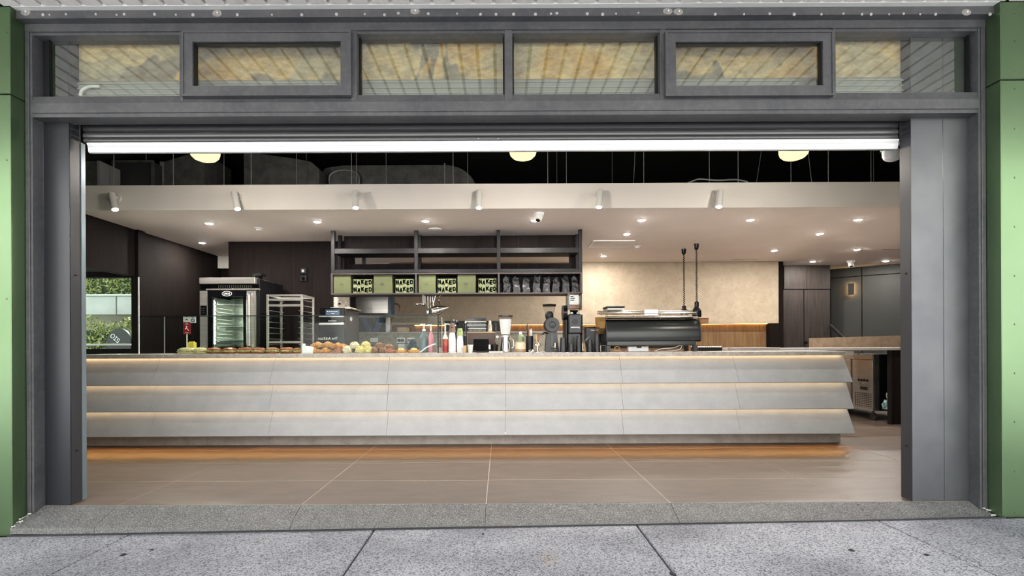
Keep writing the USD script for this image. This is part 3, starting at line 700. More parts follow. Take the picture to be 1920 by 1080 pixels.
lamp = None
for i, px in enumerate((384.5, 980.5, 1488.5)):
    p = U(px, 303 if i == 0 else 300, 4.3)
    lab = 'glowing warm glass dome ceiling lamp, ' + ['left of the three below the shutter rail', 'middle one of the three below the shutter rail', 'right of the three below the shutter rail'][i]
    base = np.array([p[0], 4.3, p[2]])
    if lamp is None:
        lamp = Thing('dome_lamp', lab, 'lamp', base, 'warm dome ceiling lamps')
        lamp.part('glass_dome', lathe([(0, 0), (.045, .004), (.082, .018), (.104, .040), (.112, .066), (.115, .12)], 32, base), 'lamp_warm')
        lamp.part('collar', lathe([(.115, .121), (.125, .125), (.125, .17), (.045, .20), (0, .20)], 28, base), 'brown_box')
        lamp.part('stem', cyl(base + [0, 0, .20], .015, 3.72 - p[2] - .20, 10), 'black_plastic')
    else:
        lamp.copy(base, lab)
    L_ = UsdLux.SphereLight.Define(stage, f'/World/dome_lamp_bulb_{i + 1}')
    L_.CreateRadiusAttr(.06); L_.CreateIntensityAttr(27 * LAMP); L_.CreateColorAttr(Gf.Vec3f(1, .92, .82))
    L_.AddTranslateOp().Set(Gf.Vec3d(base[0], base[1], base[2] - .08))

# ================================================================== LIGHTS ON THE BULKHEAD
for i, (px, py, ex, ey) in enumerate(((222, 372, 216, 393), (448, 370, 445.5, 392), (671, 368, 667, 390), (899, 367, 898, 390), (1122, 366, 1123, 388.5), (1343, 366, 1348, 388))):
    b0 = U(px, py, 5.45)
    e = U(ex, ey, 5.30)
    t = Thing('spotlight', f'white cylinder spotlight on the pale fascia, {ORD[i]} from the left', 'lamp', b0, 'cylinder spotlights on the fascia')
    t.part('base', cyl(b0, .038, .022, 20, '-y'), 'off_white')
    d = e - (b0 + [0, -.10, .02]); top = b0 + [0, -.10, .02] - d * .02
    L_ = np.linalg.norm(d); u = d / L_
    t.part('arm', tube([b0 + [0, -.02, 0], b0 + [0, -.08, .0]], .014, 8), 'off_white')
    t.part('barrel', tube([top, top + u * .006, e - u * .02, e], [.026, .032, .032, .032], 18), 'off_white', 40)
    t.part('lens', tube([e, e + u * .002], .027, 18), 'lamp_lens', 40)
dl = [(392, 419), (595, 416), (798, 414.5), (1002, 413.5), (1203, 413), (1407, 412.5), (1609, 412), (379, 455.5), (1175, 439), (1537, 438.5), (1452, 470), (1607, 468), (1129, 482.5), (1524, 490.5), (1661, 489.5)]
where = ['front row, far left', 'front row, second from the left', 'front row, third from the left', 'front row, behind the dome camera', 'front row, fifth from the left', 'front row, sixth from the left', 'front row, rightmost', 'rear left, near the dark wall', 'beside the ceiling access panel', 'between the rows at the right', 'rear right, above the oak cupboards', 'rear right, nearest the column cover', 'rear, in front of the cream wall', 'rearmost, before the oak cupboards', 'rearmost, above the grey wall']
first = None
for (px, py), w_ in zip(dl, where):
    p = ceil_at(px, py) - [0, .12 if px == 1129 else 0, 0]; lab = 'round recessed ceiling downlight, ' + w_
    if first is None:
        first = Thing('downlight', lab, 'lamp', p, 'recessed ceiling downlights')
        first.part('trim_ring', lathe([(.034, -.004), (.046, -.004), (.048, -.0005), (.034, -.0005)], 24, p), 'white_plastic')
        first.part('lens', lathe([(0, -.0055), (.034, -.0055), (.034, -.001), (0, -.001)], 24, p), 'downlight_lens')
    else:
        first.copy(p, lab)
for (px, py), lab in (((485, 427), 'small white round smoke detector left of the hanging shelf'), ((1195, 461), 'small white round smoke detector right of the ceiling access panel')):
    p = ceil_at(px, py)
    t = Thing('smoke_detector', lab, 'smoke detector', p, 'smoke detectors')
    t.part('base', lathe([(0, -.012), (.045, -.012), (.05, -.0005), (0, -.0005)], 20, p), 'white_plastic')
    t.part('chamber', lathe([(0, -.036), (.026, -.034), (.032, -.014), (0, -.0125)], 20, p), 'white_plastic')
p = ceil_at(816, 429.5)
t = Thing('ceiling_speaker', 'flat round white ceiling speaker above the hanging shelf', 'speaker', p)
t.part('ring', lathe([(.055, -.012), (.078, -.008), (.08, -.0005), (.055, -.0005)], 28, p), 'white_plastic')
t.part('grille', lathe([(0, -.018), (.03, -.016), (.054, -.010), (.054, -.001), (0, -.001)], 28, p), 'paper_grey')
def turret(name, p, r, aim, lab):
    t = Thing(name, lab, 'camera', p, 'security cameras')
    t.part('base', lathe([(0, -.03 * r), (.9 * r * 1, -.5 * r), (r, -.0005), (0, -.0005)] if False else [(0, -.55 * r), (.85 * r, -.55 * r), (r, -.15 * r), (r, -.0005), (0, -.0005)], 24, p), 'white_plastic')
    c_ = np.array(p) + [0, -.0, -.75 * r]; u = np.asarray(aim, float); u /= np.linalg.norm(u)
    t.part('eyeball', tube([c_ - u * .5 * r, c_ - u * .3 * r, c_ + u * .75 * r, c_ + u * 1.0 * r], [.45 * r, .68 * r, .68 * r, .58 * r], 18), 'white_plastic', 40)
    t.part('lens', tube([c_ + u * .98 * r, c_ + u * 1.03 * r], .42 * r, 16), 'black_gloss')
turret('dome_camera', ceil_at(1012, 395.5) * [1, 1, 1] + [0, .08, 0], .055, (-.35, -.6, -1.0), 'white turret security camera under the fascia near the centre')
turret('dome_camera', ceil_at(1595, 489), .06, (-.1, -.4, -1), 'white dome security camera at the rear right of the ceiling')
p4 = [ceil_at(*q) for q in ((1117, 450.5), (1180, 450.5), (1163, 463), (1105.5, 463))]
xa, xb, ya, yb = p4[3][0], p4[2][0], p4[0][1] - .55, p4[0][1]
ya, yb = p4[3][1], p4[0][1]
ya, yb = min(ya, yb), max(ya, yb)
t = Thing('access_panel', 'square flush access panel with a pale frame in the ceiling', 'panel', ((xa + xb) / 2, (ya + yb) / 2, ZC))
xm0, xm1 = 1.27, 1.84
fm = frame_y(xm0, xm1, ya, yb, .024, -.012, -.0005); v = fm.vertices.copy(); fm.vertices = np.stack([v[:, 0], v[:, 2], ZC + v[:, 1]], 1); fm.invert()
fm.fix_normals()
t.part('frame', fm, 'white_plastic', False)
t.part('panel', box(xm0 + .027, xm1 - .027, ya + .027, yb - .027, ZC - .004, ZC - .0005), 'ceiling_paint', False)
for (px, py, w_, lab) in ((1396, 485.5, .45, 'narrow slot air vent in the ceiling before the oak cupboards'), (1671, 468, .30, 'narrow slot air vent in the ceiling at the far right')):
    p = ceil_at(px, py)
    t = Thing('slot_vent', lab, 'vent', p)
    t.part('frame', box(p[0] - w_ / 2, p[0] + w_ / 2, p[1] - .03, p[1] + .03, ZC - .004, ZC - .0005), 'ceiling_paint', False)
    t.part('slot', box(p[0] - w_ / 2 + .01, p[0] + w_ / 2 - .01, p[1] - .012, p[1] + .012, ZC - .0055, ZC - .0041), 'black_plastic', False)

# ================================================================== THE SERVICE COUNTER
XE = 3.52
ct = Thing('service_counter', 'long service counter faced with three tiers of sloping pale stone panels', 'counter')
ct.part('body', box(-4.44, 3.40, 5.50, 6.02, .03, .905), 'counter_body', False)
ct.part('kick', box(-4.44, 3.548, 5.45, 5.48, .001, .30), 'kick', False)
ct.part('plinth', box(-4.44, 3.52, 5.50, 5.60, 0, .03), 'counter_body', False)
tiers = [((5.365, .914), (5.21, .651)), ((5.315, .645), (5.195, .386)), ((5.300, .376), (5.180, .141))]
seams = [-4.44, -3.506, -2.32, -1.144, .043, 1.219, 2.384, XE]
for (yt, zt), (yb_, zb) in tiers:
    d = np.array([yb_ - yt, zb - zt]); d /= np.linalg.norm(d); n_ = np.array([-d[1], d[0]]); n_ = n_ if n_[0] > 0 else -n_
    th_ = .016
    poly = [(yt, zt), (yb_, zb), (yb_ + n_[0] * th_, zb + n_[1] * th_), (yt + n_[0] * th_, zt + n_[1] * th_)]
    for a, b in zip(seams[:-1], seams[1:]):
        ct.part('facing_panel', prism_x(poly, a + .0012, b - .0012), 'panel', False)
ct.part('led_strip', box(-4.42, XE - .02, 5.335, 5.345, .921, .928), 'led_warm', False)
ct.part('led_strip', box(-4.42, XE - .02, 5.275, 5.285, .662, .669), 'led_warm', False)
ct.part('led_strip', box(-4.42, XE - .02, 5.262, 5.272, .394, .401), 'led_warm', False)
ct.part('led_strip', box(-4.42, 3.46, 5.236, 5.250, .146, .154), 'led_floor', False)
ct.part('led_light_shield', cat(box(-4.42, 3.48, 5.251, 5.262, .128, .17), box(-4.42, 3.48, 5.262, 5.449, .16, .17)), 'counter_body', False)  # added out of sight to keep the strip's light off the kick
for x in np.arange(-4.3, 3.4, 1.18):
    ct.part('bracket', prism_x([(5.50, .93 - .05), (5.50, .15), (5.36, .16), (5.40, .88)], x, x + .03), 'counter_body', False)
wt = Thing('worktop', 'veined beige stone worktop on the service counter', 'worktop')
wt.part('slab', cat(prism_x([(5.20, .917), (5.20, ZT), (6.06, ZT), (6.06, .930), (5.232, .930), (5.232, .917)], -4.44, 3.525)), 'worktop', False)

# glass display case and tall glass screen
gc = Thing('glass_display_case', 'frameless glass pastry display case on the left half of the worktop', 'display case', (-2.2, 5.55, ZT))
gx0, gx1, gz = X(262, 5.35), X(820.5, 5.35), 1.345
gj = X(308, 5.35)
for a, b in ((gx0, gj), (gj, gx1)):
    gc.part('front_pane', box(a + .002, b - .002, 5.35, 5.358, ZT, gz), 'glass_case', False)
gc.part('top_pane', box(gx0, gx1, 5.35, 5.75, gz, gz + .008), 'glass_case', False)
gc.part('end_pane', box(gx1 - .008, gx1, 5.359, 5.75, ZT, gz), 'glass_case', False)
gc.part('end_edge', box(gx1 - .002, gx1 + .010, 5.346, 5.360, ZT, gz), 'black_plastic', False)
gc.part('rear_edge', box(gx1 - .010, gx1 + .002, 5.75, 5.758, ZT, gz), 'paper_grey', False)
gc.part('top_edge', box(gx0, gx1, 5.344, 5.3495, gz - .002, gz + .006), 'black_plastic', False)
gc.part('joint', box(gj - .002, gj + .002, 5.348, 5.359, ZT, gz), 'alu_grey', False)
ts = Thing('glass_screen', 'tall clear glass screen standing at the left end of the worktop', 'screen', (-4, 5.35, ZT))
tz = Z(519.5, 5.34, 210)
ts.part('pane', box(-4.43, gx0 - .012, 5.342, 5.350, ZT, tz), 'glass_case', False)
ts.part('edge', box(gx0 - .011, gx0 - .003, 5.340, 5.352, ZT, tz), 'paper_grey', False)

# ------------------------------------------------------------------ pastries
def blob(c, r, amp=.12, f=6., seed=0, sub=3, flat=0):
    m = trimesh.creation.icosphere(sub, 1.0)
    v = m.vertices
    k = 1 + amp * (meshkit.fbm(v * f / 3 + seed * 7.3, 3, seed) - .5) * 2
    v = v * k[:, None] * np.asarray(r)
    v[:, 2] = np.where(v[:, 2] < -r[2] * .55, -r[2] * .55, v[:, 2])
    v[:, 2] -= v[:, 2].min()
    m.vertices = v + np.asarray(c)
    return m
def croissant(c, L=.15, rz=0, tilt=0, seed=0):
    """Seven rolled segments along a crescent."""
    ms = []
    for k in range(-3, 4):
        a = k * .30
        r_ = .039 * (1 - .19 * abs(k))
        x, y = .115 * math.sin(a) * L / .13, .10 * (1 - math.cos(a))
        m = trimesh.creation.icosphere(2, 1.0); m.apply_scale([.022 + .004 * (3 - abs(k)), r_, r_ * .86])
        rot(m, a, [0, 0, 1]); m.apply_translation([x, y, r_ * .75])
        ms.append(m)
    m = cat(ms); rot(m, tilt, [1, 0, 0]); rot(m, rz, [0, 0, 1])
    m.apply_translation(np.asarray(c) - [0, 0, 0])
    return m
def pastry(name, mesh, mat_, lab, group, base, toppings=()):
    t = Thing(name, lab, 'pastry', base, group)
    t.part('crust' if name != 'croissant' else 'roll', mesh, mat_, 50)
    for n_, m_, k_ in toppings: t.part(n_, m_, k_, 50)
DP = 5.52
def sandwich(px, w, lab, crust, fill, seed, h=.062, d=.05, n=1):
    x = X(px, DP, 655)
    W = w * DP / F / 2 * .86
    bot = blob((x, DP, ZT + .001), (W, d, h * .30), .10, 5, seed)
    mid = blob((x, DP - .004, ZT + h * .30), (W * .97, d * 1.02, h * .28), .35, 14, seed + 1)
    top = blob((x, DP, ZT + h * .46), (W * .96, d * .96, h * .42), .16, 7, seed + 2)
    t = Thing('filled_roll', lab, 'pastry', (x, DP, ZT), 'filled rolls in a row')
    t.part('base', bot, crust, 50); t.part('filling', mid, fill, 50); t.part('top', top, crust, 50)
sandwich(350, 40, 'pale flat sandwich with green filling at the left end of the display', 'bread_pale', 'greens', 1)
sandwich(376, 30, 'pale flat sandwich second from the left in the display', 'bread_pale', 'greens', 5)
for i, (px, w, lab) in enumerate(((402, 34, 'reddish brown filled roll below the left side of the large oven'), (431, 34, 'reddish brown filled roll below the middle of the large oven'), (459, 32, 'reddish brown filled roll below the right side of the large oven'), (485, 30, 'reddish brown filled roll between the large oven and the tray rack'), (511, 30, 'reddish brown filled roll below the left half of the tray rack'), (538, 30, 'reddish brown filled roll left of the white folded card'))):
    sandwich(px, w, lab, 'pastry_red', 'bread_pale' if i % 2 else 'greens', 11 + 5 * i, h=.060)
sandwich(557, 16, 'small reddish roll end tucked beside the white folded card', 'pastry_red', 'greens', 71, h=.055)
# croissants: lower and upper row
cro = [(590, 0, 'croissant at the lower left of the pile', .0, 0), (611, .0, 'croissant at the lower middle of the pile', .2, 0), (594, .062, 'croissant at the upper left of the pile', .1, .03), (613, .064, 'largest croissant on top of the pile', -.2, .03), (632, .052, 'croissant at the upper right of the pile', .15, .03), (641, .040, 'croissant at the right end of the pile', .3, .05)]
for i, (px, up, lab, rz, dy) in enumerate(cro):
    c_ = np.array([X(px, DP + .02, 652), DP + .02 + dy, ZT + up])
    pastry('croissant', croissant(c_, .108, rz, 0, i), 'croissant', 'golden brown ' + lab, 'croissants in a pile', c_)
c_ = np.array([X(629, 5.47, 655), 5.47, ZT])
pastry('pastry_slice', hull([c_ + [-.065, -.03, 0], c_ + [.065, -.03, 0], c_ + [.065, .06, 0], c_ + [-.05, .06, 0], c_ + [.02, -.025, .055], c_ + [.06, -.02, .058], c_ + [.06, .05, .06], c_ + [.0, .05, .05]]), 'pastry_red', 'triangular brown pastry slice in front of the croissants', 'pastry slices', c_)
c_ = np.array([X(581, 5.555, 655), 5.555, ZT])
pastry('berry_tart', blob(c_, (.035, .04, .03), .2, 8, 5), 'pastry_red', 'small dark berry tart beside the white folded card', 'tarts', c_, [('berries', blob(c_ + [0, -.006, .018], (.028, .032, .022), .5, 18, 6), 'jam')])
for i, (px, up, D_, mat_, lab) in enumerate(((651, 0, DP, 'powder', 'sugar dusted bun right of the croissants'), (665, .048, DP + .04, 'powder', 'sugar dusted bun on top, above the almond buns'), (675, 0, DP - .02, 'almond', 'yellow almond bun at the lower left of its pile'), (690, 0, DP, 'almond', 'yellow almond bun at the lower right of its pile'), (686, .05, DP + .04, 'almond', 'yellow almond bun on top of its pile'))):
    c_ = np.array([X(px, D_, 655), D_, ZT + up])
    pastry('bun', blob(c_, (.051, .051, .049), .25, 9, 30 + i), mat_, lab, 'sugared and almond buns', c_)
for i, (px, up, lab) in enumerate(((702, 0, 'dark chocolate bun beside the almond buns'), (719, .0, 'dark chocolate bun in the middle of its row'), (711, .045, 'dark chocolate bun on top of its row'), (728, .03, 'dark chocolate bun at the right end of its row'))):
    c_ = np.array([X(px, DP + .01, 655), DP + .01 + .03 * (up > 0), ZT + up])
    pastry('chocolate_bun', blob(c_, (.051, .050, .042), .3, 10, 50 + i), 'pastry_dark', lab, 'dark chocolate buns', c_)
for i, (px, lab) in enumerate(((732, 'red glazed danish in front of the dark buns'), (752, 'yellow topped danish left of the rightmost one'), (776, 'rightmost yellow topped danish'))):
    c_ = np.array([X(px, DP - .03, 657), DP - .03, ZT])
    pastry('danish', lathe([(0, 0), (.058, 0), (.064, .012), (.060, .028), (.045, .034), (.03, .026), (0, .026)], 20, c_), 'pastry_red' if i == 0 else 'croissant', lab, 'danish pastries', c_, [('topping', blob(c_ + [0, 0, .024], (.034, .034, .018), .3, 9, 90 + i), 'pastry_red' if i == 0 else 'custard')])
c_ = U(575, 653, 5.46)
x0, x1, z0, z1 = R(566.5, 644, 585, 663, 5.44)
t = Thing('folded_card', 'blank white folded price card before the croissants', 'card', ((x0 + x1) / 2, 5.44, ZT))
t.part('front_leaf', prism_y([(x0, ZT + .001), (x1, ZT + .001), (x0 + .032, ZT + .062), (x0 + .036, z1), (x0, z1)], 5.44, 5.442), 'paper_white', False)
t.part('rear_leaf', hull([(x0, 5.443, ZT + .001), (x0 + .09, 5.50, ZT + .001), (x0, 5.443, ZT + .085), (x0 + .10, 5.50, ZT + .070), (x0 + .002, 5.444, ZT + .001), (x0 + .09, 5.502, ZT + .001)]), 'paper_white', False)
pl = np.array([X(796, 5.5, 655), 5.50, ZT])
t = Thing('tongs', 'pale serving tongs leaning up to the right end of the display', 'tongs', pl)
for k in (-1, 1):
    t.part('arm', tube(curve([pl + [-.060, k * .018, .008], pl + [-.03, k * .012, .018], pl + [.03, k * .008, .062], pl + [.115, 0, .095]]), .0065, 6), 'paper_white')
# red card holder, white notice, yellow pack at the left of the display
Dr = 5.62
x0, x1, z0, z1 = R(343.5, 604, 357, 626.5, Dr)
t = Thing('red_sign', 'small red sign with a white hand mark on a white stick in the display case', 'sign', ((x0 + x1) / 2, Dr, ZT))
pd = t.part('card', box(x0, x1, Dr, Dr + .006, z0, z1, .002), 'red', False)
t.part('stick', box((x0 + x1) / 2 - .006, (x0 + x1) / 2 + .005, Dr + .001, Dr + .006, ZT + .012, z0), 'paper_white', False)
t.part('foot', lathe([(0, 0), (.03, 0), (.03, .006), (.01, .012), (0, .012)], 16, ((x0 + x1) / 2, Dr + .003, ZT)), 'paper_white')
xm, zm = (x0 + x1) / 2, (z0 + z1) / 2
hand = [tube([(xm - .016, Dr - .002, zm - .01), (xm - .004, Dr - .002, zm + .008), (xm - .006, Dr - .002, zm + .026)], .003, 6), tube([(xm - .004, Dr - .002, zm + .004), (xm + .006, Dr - .002, zm + .014), (xm + .008, Dr - .002, zm + .024)], .003, 6),
        tube([(xm - .016, Dr - .002, zm - .012), (xm, Dr - .002, zm - .004), (xm + .014, Dr - .002, zm - .016), (xm + .020, Dr - .002, zm - .028)], .0035, 6)]
t.part('hand_mark', cat(hand), 'paper_white', under=pd)
t.part('line_mark', cat(box(xm - .022, xm + .020, Dr - .0015, Dr, zm + .038, zm + .042), box(xm - .008, xm + .010, Dr - .0015, Dr, zm + .050, zm + .056), box(xm - .018, xm + .018, Dr - .0015, Dr, zm - .052, zm - .047)), 'paper_white', False, under=pd)
x0, x1, z0, z1 = R(343.5, 596, 367.5, 605.5, Dr + .02)
t = Thing('notice', 'small white notice with blue marks behind the red sign', 'notice', ((x0 + x1) / 2, Dr + .02, z0))
t.part('sheet', box(x0, x1, Dr + .02, Dr + .023, z0, z1), 'paper_white', False)
t.part('blue_mark', cat(box(x0 + .025, x0 + .05, Dr + .018, Dr + .0205, z0 + .03, z1 - .012), box(x0 + .06, x0 + .075, Dr + .018, Dr + .0205, z0 + .045, z1 - .008)), 'blue_grey', False)
ring = tube([(x1 - .032 + .018 * math.cos(a), Dr + .018, (z0 + z1) / 2 + .018 * math.sin(a)) for a in np.linspace(0, 2 * np.pi, 17)], .004, 6)
t.part('ring_mark', cat(ring, tube([(x1 - .044, Dr + .018, (z0 + z1) / 2 + .012), (x1 - .02, Dr + .018, (z0 + z1) / 2 - .012)], .003, 6)), 'blue_dark')
t.part('stand', box(x1 - .05, x1 - .046, Dr + .024, Dr + .028, ZT, z1 - .01), 'clear_plastic', False)
x0, x1, z0, z1 = R(351, 642, 363, 651, 5.66)
single('sauce_sachet_box', cat(box(x0, x1, 5.66, 5.72, ZT, z1, .004), box(x0 + .01, x1 - .01, 5.67, 5.71, z1, z1 + .012, .003)), 'yellow', 'small yellow pack behind the leftmost sandwich', 'pack')

# ------------------------------------------------------------------ bottles, cups and gear on the worktop
def pump_bottle(px0, px1, ytop, ypump, D, body, label, neck='paper_white', way=-1):
    xc, w = (X(px0, D, 640) + X(px1, D, 640)) / 2, (px1 - px0) * D / F / 2
    z1, zp = Z(ytop, D, px0), Z(ypump, D, px0)
    base = np.array([xc, D, ZT]); h = z1 - ZT
    t = Thing('pump_bottle', label, 'bottle', base, 'pump bottles')
    t.part('body', lathe([(0, .001), (w * .9, .001), (w, .012), (w, h * .62), (w * .92, h * .72), (w * .6, h * .88), (w * .32, h * .96), (w * .30, h), (0, h)], 24, base), body, 40)
    hp = zp - ZT
    t.part('pump', cat(lathe([(0, h), (w * .36, h), (w * .36, h + .022), (.008, h + .026), (.008, hp - .018), (.014, hp - .016), (.014, hp), (0, hp)], 14, base), tube([base + [0, 0, hp - .008], base + [way * .035, -.004, hp - .008], base + [way * .048, -.004, hp - .018]], .0065, 8)), neck, 40)
    return t, base, w, h
pump_bottle(786, 804, 621, 607, 5.95, 'blue_grey', 'blue grey pump bottle behind the right end of the display case')
pump_bottle(803, 813, 620, 608, 5.92, 'pink', 'pink pump bottle behind the right end of the display case')
t, b, w, h = pump_bottle(829.5, 840.5, 626, 606.5, 5.62, 'sauce_red', 'red sauce pump bottle with a cream shoulder, left of the paper cups', 'off_white', 1)
t.part('shoulder', lathe([(w * .93, h * .73), (w * .90, h * .76), (w * .63, h * .89), (w * .36, h * .97), (w * .36, h * 1.01)], 24, b), 'off_white', 40)
t.part('label', lathe([(w * 1.01, h * .10), (w * 1.01, h * .36)], 24, b), 'red', 40)
# tall clear straw tube inside the end pane
x0, x1, z0, z1 = R(814.5, 600, 819, 640, 5.58)
t = Thing('lid_dispenser', 'clear upright lid dispenser beside the end pane of the display case', 'dispenser', (X(824.5, 5.82, 640), 5.82, ZT))
bb = np.array([X(824.5, 5.82, 640), 5.82, ZT]); zt_ = Z(600, 5.82, 824) - ZT
t.part('tube', lathe([(.026, .06), (.026, zt_), (.0235, zt_), (.0235, .06)], 20, bb), 'clear_plastic')
t.part('foot', box(bb[0] - .028, bb[0] + .028, 5.79, 5.85, ZT, ZT + .06, .006), 'stainless_dull', False)
for k in range(9):
    t.part('lid', lathe([(0, 0), (.020, 0), (.0225, .006), (.021, .010), (0, .012)], 14, bb + [0, 0, .064 + k * .034]), 'charcoal')
cup_src = {}
def cup_stack(px, D, r, n, pitch, mat_, what, place, z=ZT, h=.085, down=True, group=None, name='paper_cup'):
    """Cups nested upside down: one thing each, top one first in the labels."""
    b = np.array([X(px, D, 645), D, z])
    for k in range(n):
        kk = n - 1 - k
        lab = f'{what}, ' + ('topmost' if kk == 0 else 'bottom one' if kk == n - 1 else ORD[kk] + ' from the top') + f' of the stack {place}'
        at = b + [0, 0, k * pitch]
        key = (mat_, r, h)
        if key not in cup_src:
            t = Thing(name, lab, 'cup', at, group)
            t.part('wall', lathe([(r * .94, .004), (r * .70, h - .002), (r * .68, h), (0, h), (0, h - .002), (r * .675, h - .002), (r * .91, .004)], 22, at), mat_, 40)
            t.part('rim', lathe([(r * .93, 0), (r, .001), (r * 1.01, .004), (r * .98, .0065), (r * .93, .006)], 22, at), mat_, 40)
            cup_src[key] = t
        else:
            cup_src[key].copy(at, lab, group=group)
    return b + [0, 0, (n - 1) * pitch + h]
top = cup_stack(848, 5.62, .0415, 9, .0165, 'paper_white', 'white paper cup', 'beside the red sauce bottle', group='white paper cups in two stacks')
b_ = np.array([top[0], top[1], top[2] + .001])
t = Thing('paper_cup', 'brown printed paper cup upside down on the left white cup stack', 'cup', b_)
t.part('wall', lathe([(.0375, 0), (.039, .004), (.024, .100), (0, .100), (0, .097), (.021, .097), (.034, 0)], 22, b_), 'cup_brown', 40)
t.part('emblem', sphere(b_ + [0, -.0305, .052], (.007, .003, .007), 1), 'black_plastic')
top = cup_stack(862.5, 5.64, .038, 7, .0165, 'paper_white', 'white paper cup', 'under the green cup', group='white paper cups in two stacks', h=.085)
b_ = np.array([top[0], top[1], top[2] + .001])
t = Thing('paper_cup', 'green paper cup upside down on the right white cup stack', 'cup', b_)
t.part('wall', lathe([(.034, 0), (.0355, .004), (.0255, .078), (0, .078), (0, .075), (.022, .075), (.031, 0)], 22, b_), 'cup_green', 40)
t.part('emblem', sphere(b_ + [.004, -.0295, .045], (.006, .003, .007), 1), 'print_green')

x0, x1, z0, z1 = R(845, 599, 859, 612, 5.9)
t = Thing('tape_dispenser', 'black rounded dispenser behind the brown paper cup', 'dispenser', ((x0 + x1) / 2, 5.9, ZT))
t.part('body', box(x0, x1, 5.87, 5.95, z0, z1, .02), 'black_plastic', 40)
t.part('stand', box(x0 + .02, x1 - .02, 5.88, 5.94, ZT, z0, .004), 'black_plastic', False)
t.part('slot', box(x0 + .012, x1 - .02, 5.866, 5.871, z0 + .002, z0 + .018), 'paper_white', False)
# dark terminal box with a till screen
x0, x1, z0, z1 = R(877, 622.5, 928, 661, 5.80)
t = Thing('till_cabinet', 'dark brown cabinet behind the black till screen', 'cabinet', ((x0 + x1) / 2, 5.8, ZT))
t.part('body', box(x0, x1, 5.80, 6.02, ZT, z1 - .012, .003), 'brown_box', False)
t.part('top', box(x0 - .004, x1 + .004, 5.79, 6.03, z1 - .012, z1, .002), 'wood_light', False)
x0, x1, z0, z1 = R(887, 635, 917, 661, 5.58)
t = Thing('till_screen', 'black till screen in front of the dark brown cabinet', 'screen', ((x0 + x1) / 2, 5.58, ZT))
t.part('screen', hull([(x0, 5.57, ZT + .02), (x1, 5.57, ZT + .02), (x0 + .004, 5.62, z1), (x1 - .004, 5.62, z1), (x0, 5.585, ZT + .018), (x1, 5.585, ZT + .018), (x0 + .004, 5.635, z1), (x1 - .004, 5.635, z1)]), 'black_gloss', False)
t.part('base', box(x0 + .03, x1 - .03, 5.58, 5.68, ZT, ZT + .018, .004), 'black_plastic', False)
t.part('top_edge', box(x0 + .005, x1 - .005, 5.617, 5.622, z1 - .004, z1 + .003), 'charcoal', False)
# clear drawers on the cabinet
x0, x1, z0, z1 = R(876, 596, 911, 622, 5.84)
zz = np.linspace(z0 + .0, z1, 5)
for k in range(4):
    lab = 'smoky clear basket on the dark brown cabinet, ' + ['bottom', 'second from the bottom', 'third from the bottom', 'topmost'][k] + ' of its stack'
    t = Thing('clear_basket', lab, 'basket', ((x0 + x1) / 2, 5.9, zz[k]), 'clear baskets stacked on the cabinet')
    a, b = zz[k] + .001, zz[k + 1] - .001
    t.part('tray', cat(box(x0, x1, 5.81, 5.815, a, b - .004), box(x0, x0 + .004, 5.815, 5.99, a, b - .004), box(x1 - .004, x1, 5.815, 5.99, a, b - .004), box(x0, x1, 5.985, 5.99, a, b - .004), box(x0, x1, 5.815, 5.985, a, a + .004)), 'smoke_plastic', False)
    t.part('rim', cat(box(x0 - .004, x1 + .004, 5.804, 5.812, b - .007, b), box(x0 - .004, x0 + .002, 5.812, 5.99, b - .007, b), box(x1 - .002, x1 + .004, 5.812, 5.99, b - .007, b)), 'stainless_dull' if k < 3 else 'charcoal', False)
    t.part('lids', cat([cyl((x0 + .035 + .05 * q, 5.88, a + .006), .020, (b - a) * .55, 14) for q in range(int((x1 - x0 - .03) / .05))]), ['paper_grey', 'charcoal', 'paper_grey', 'charcoal'][k], 40)
b_ = np.array([X(918.5, 5.86, 612), 5.86, Z(622.3, 5.8, 918)])
t = Thing('shaker', 'speckled cream shaker on the right end of the dark brown cabinet', 'shaker', b_)
t.part('body', lathe([(0, .001), (.024, .001), (.026, .01), (.024, .07), (.016, .095), (0, .095)], 20, b_), 'speckled', 40)
t.part('cap', lathe([(0, .095), (.015, .095), (.017, .115), (.010, .128), (0, .128)], 16, b_), 'cream_ceramic', 40)
b_ = np.array([X(882, 5.52, 655), 5.52, ZT])
t = Thing('small_tin', 'small tapered white and black tin left of the till screen', 'tin', b_)
t.part('body', lathe([(0, 0), (.022, 0), (.029, .075), (0, .075)], 18, b_), 'paper_grey', 40)
t.part('lid', lathe([(0, .075), (.031, .075), (.031, .083), (0, .083)], 18, b_), 'white_plastic', 40)
b_ = np.array([X(918, 5.52, 655), 5.52, ZT])
t = Thing('small_bottle', 'tiny white topped bottle right of the till screen', 'bottle', b_)
t.part('body', lathe([(0, 0), (.010, 0), (.010, .035), (0, .035)], 14, b_), 'black_plastic', 40)
t.part('cap', lathe([(0, .035), (.011, .035), (.011, .080), (.008, .084), (0, .084)], 14, b_), 'white_plastic', 40)
x0, x1, z0, z1 = R(917, 659, 943, 662, 5.5)
single('bar_tray', cat(box(x0, x1, 5.44, 5.64, ZT, ZT + .006), box(x0, x1, 5.44, 5.446, ZT + .006, ZT + .013), box(x0, x1, 5.634, 5.64, ZT + .006, ZT + .013)), 'stainless_dull', 'low metal bar tray between the till screen and the blender', 'tray', smooth=False)
x0, x1, z0, z1 = R(868, 612, 876, 661, 5.72)
t = Thing('utensil_holder', 'dark slim utensil holder left of the dark brown cabinet', 'holder', ((x0 + x1) / 2, 5.72, ZT))
t.part('tube', lathe([(0, 0), (.020, 0), (.020, .18), (.016, .18), (.016, .01), (0, .01)], 16, ((x0 + x1) / 2, 5.72, ZT)), 'black_plastic', 40)
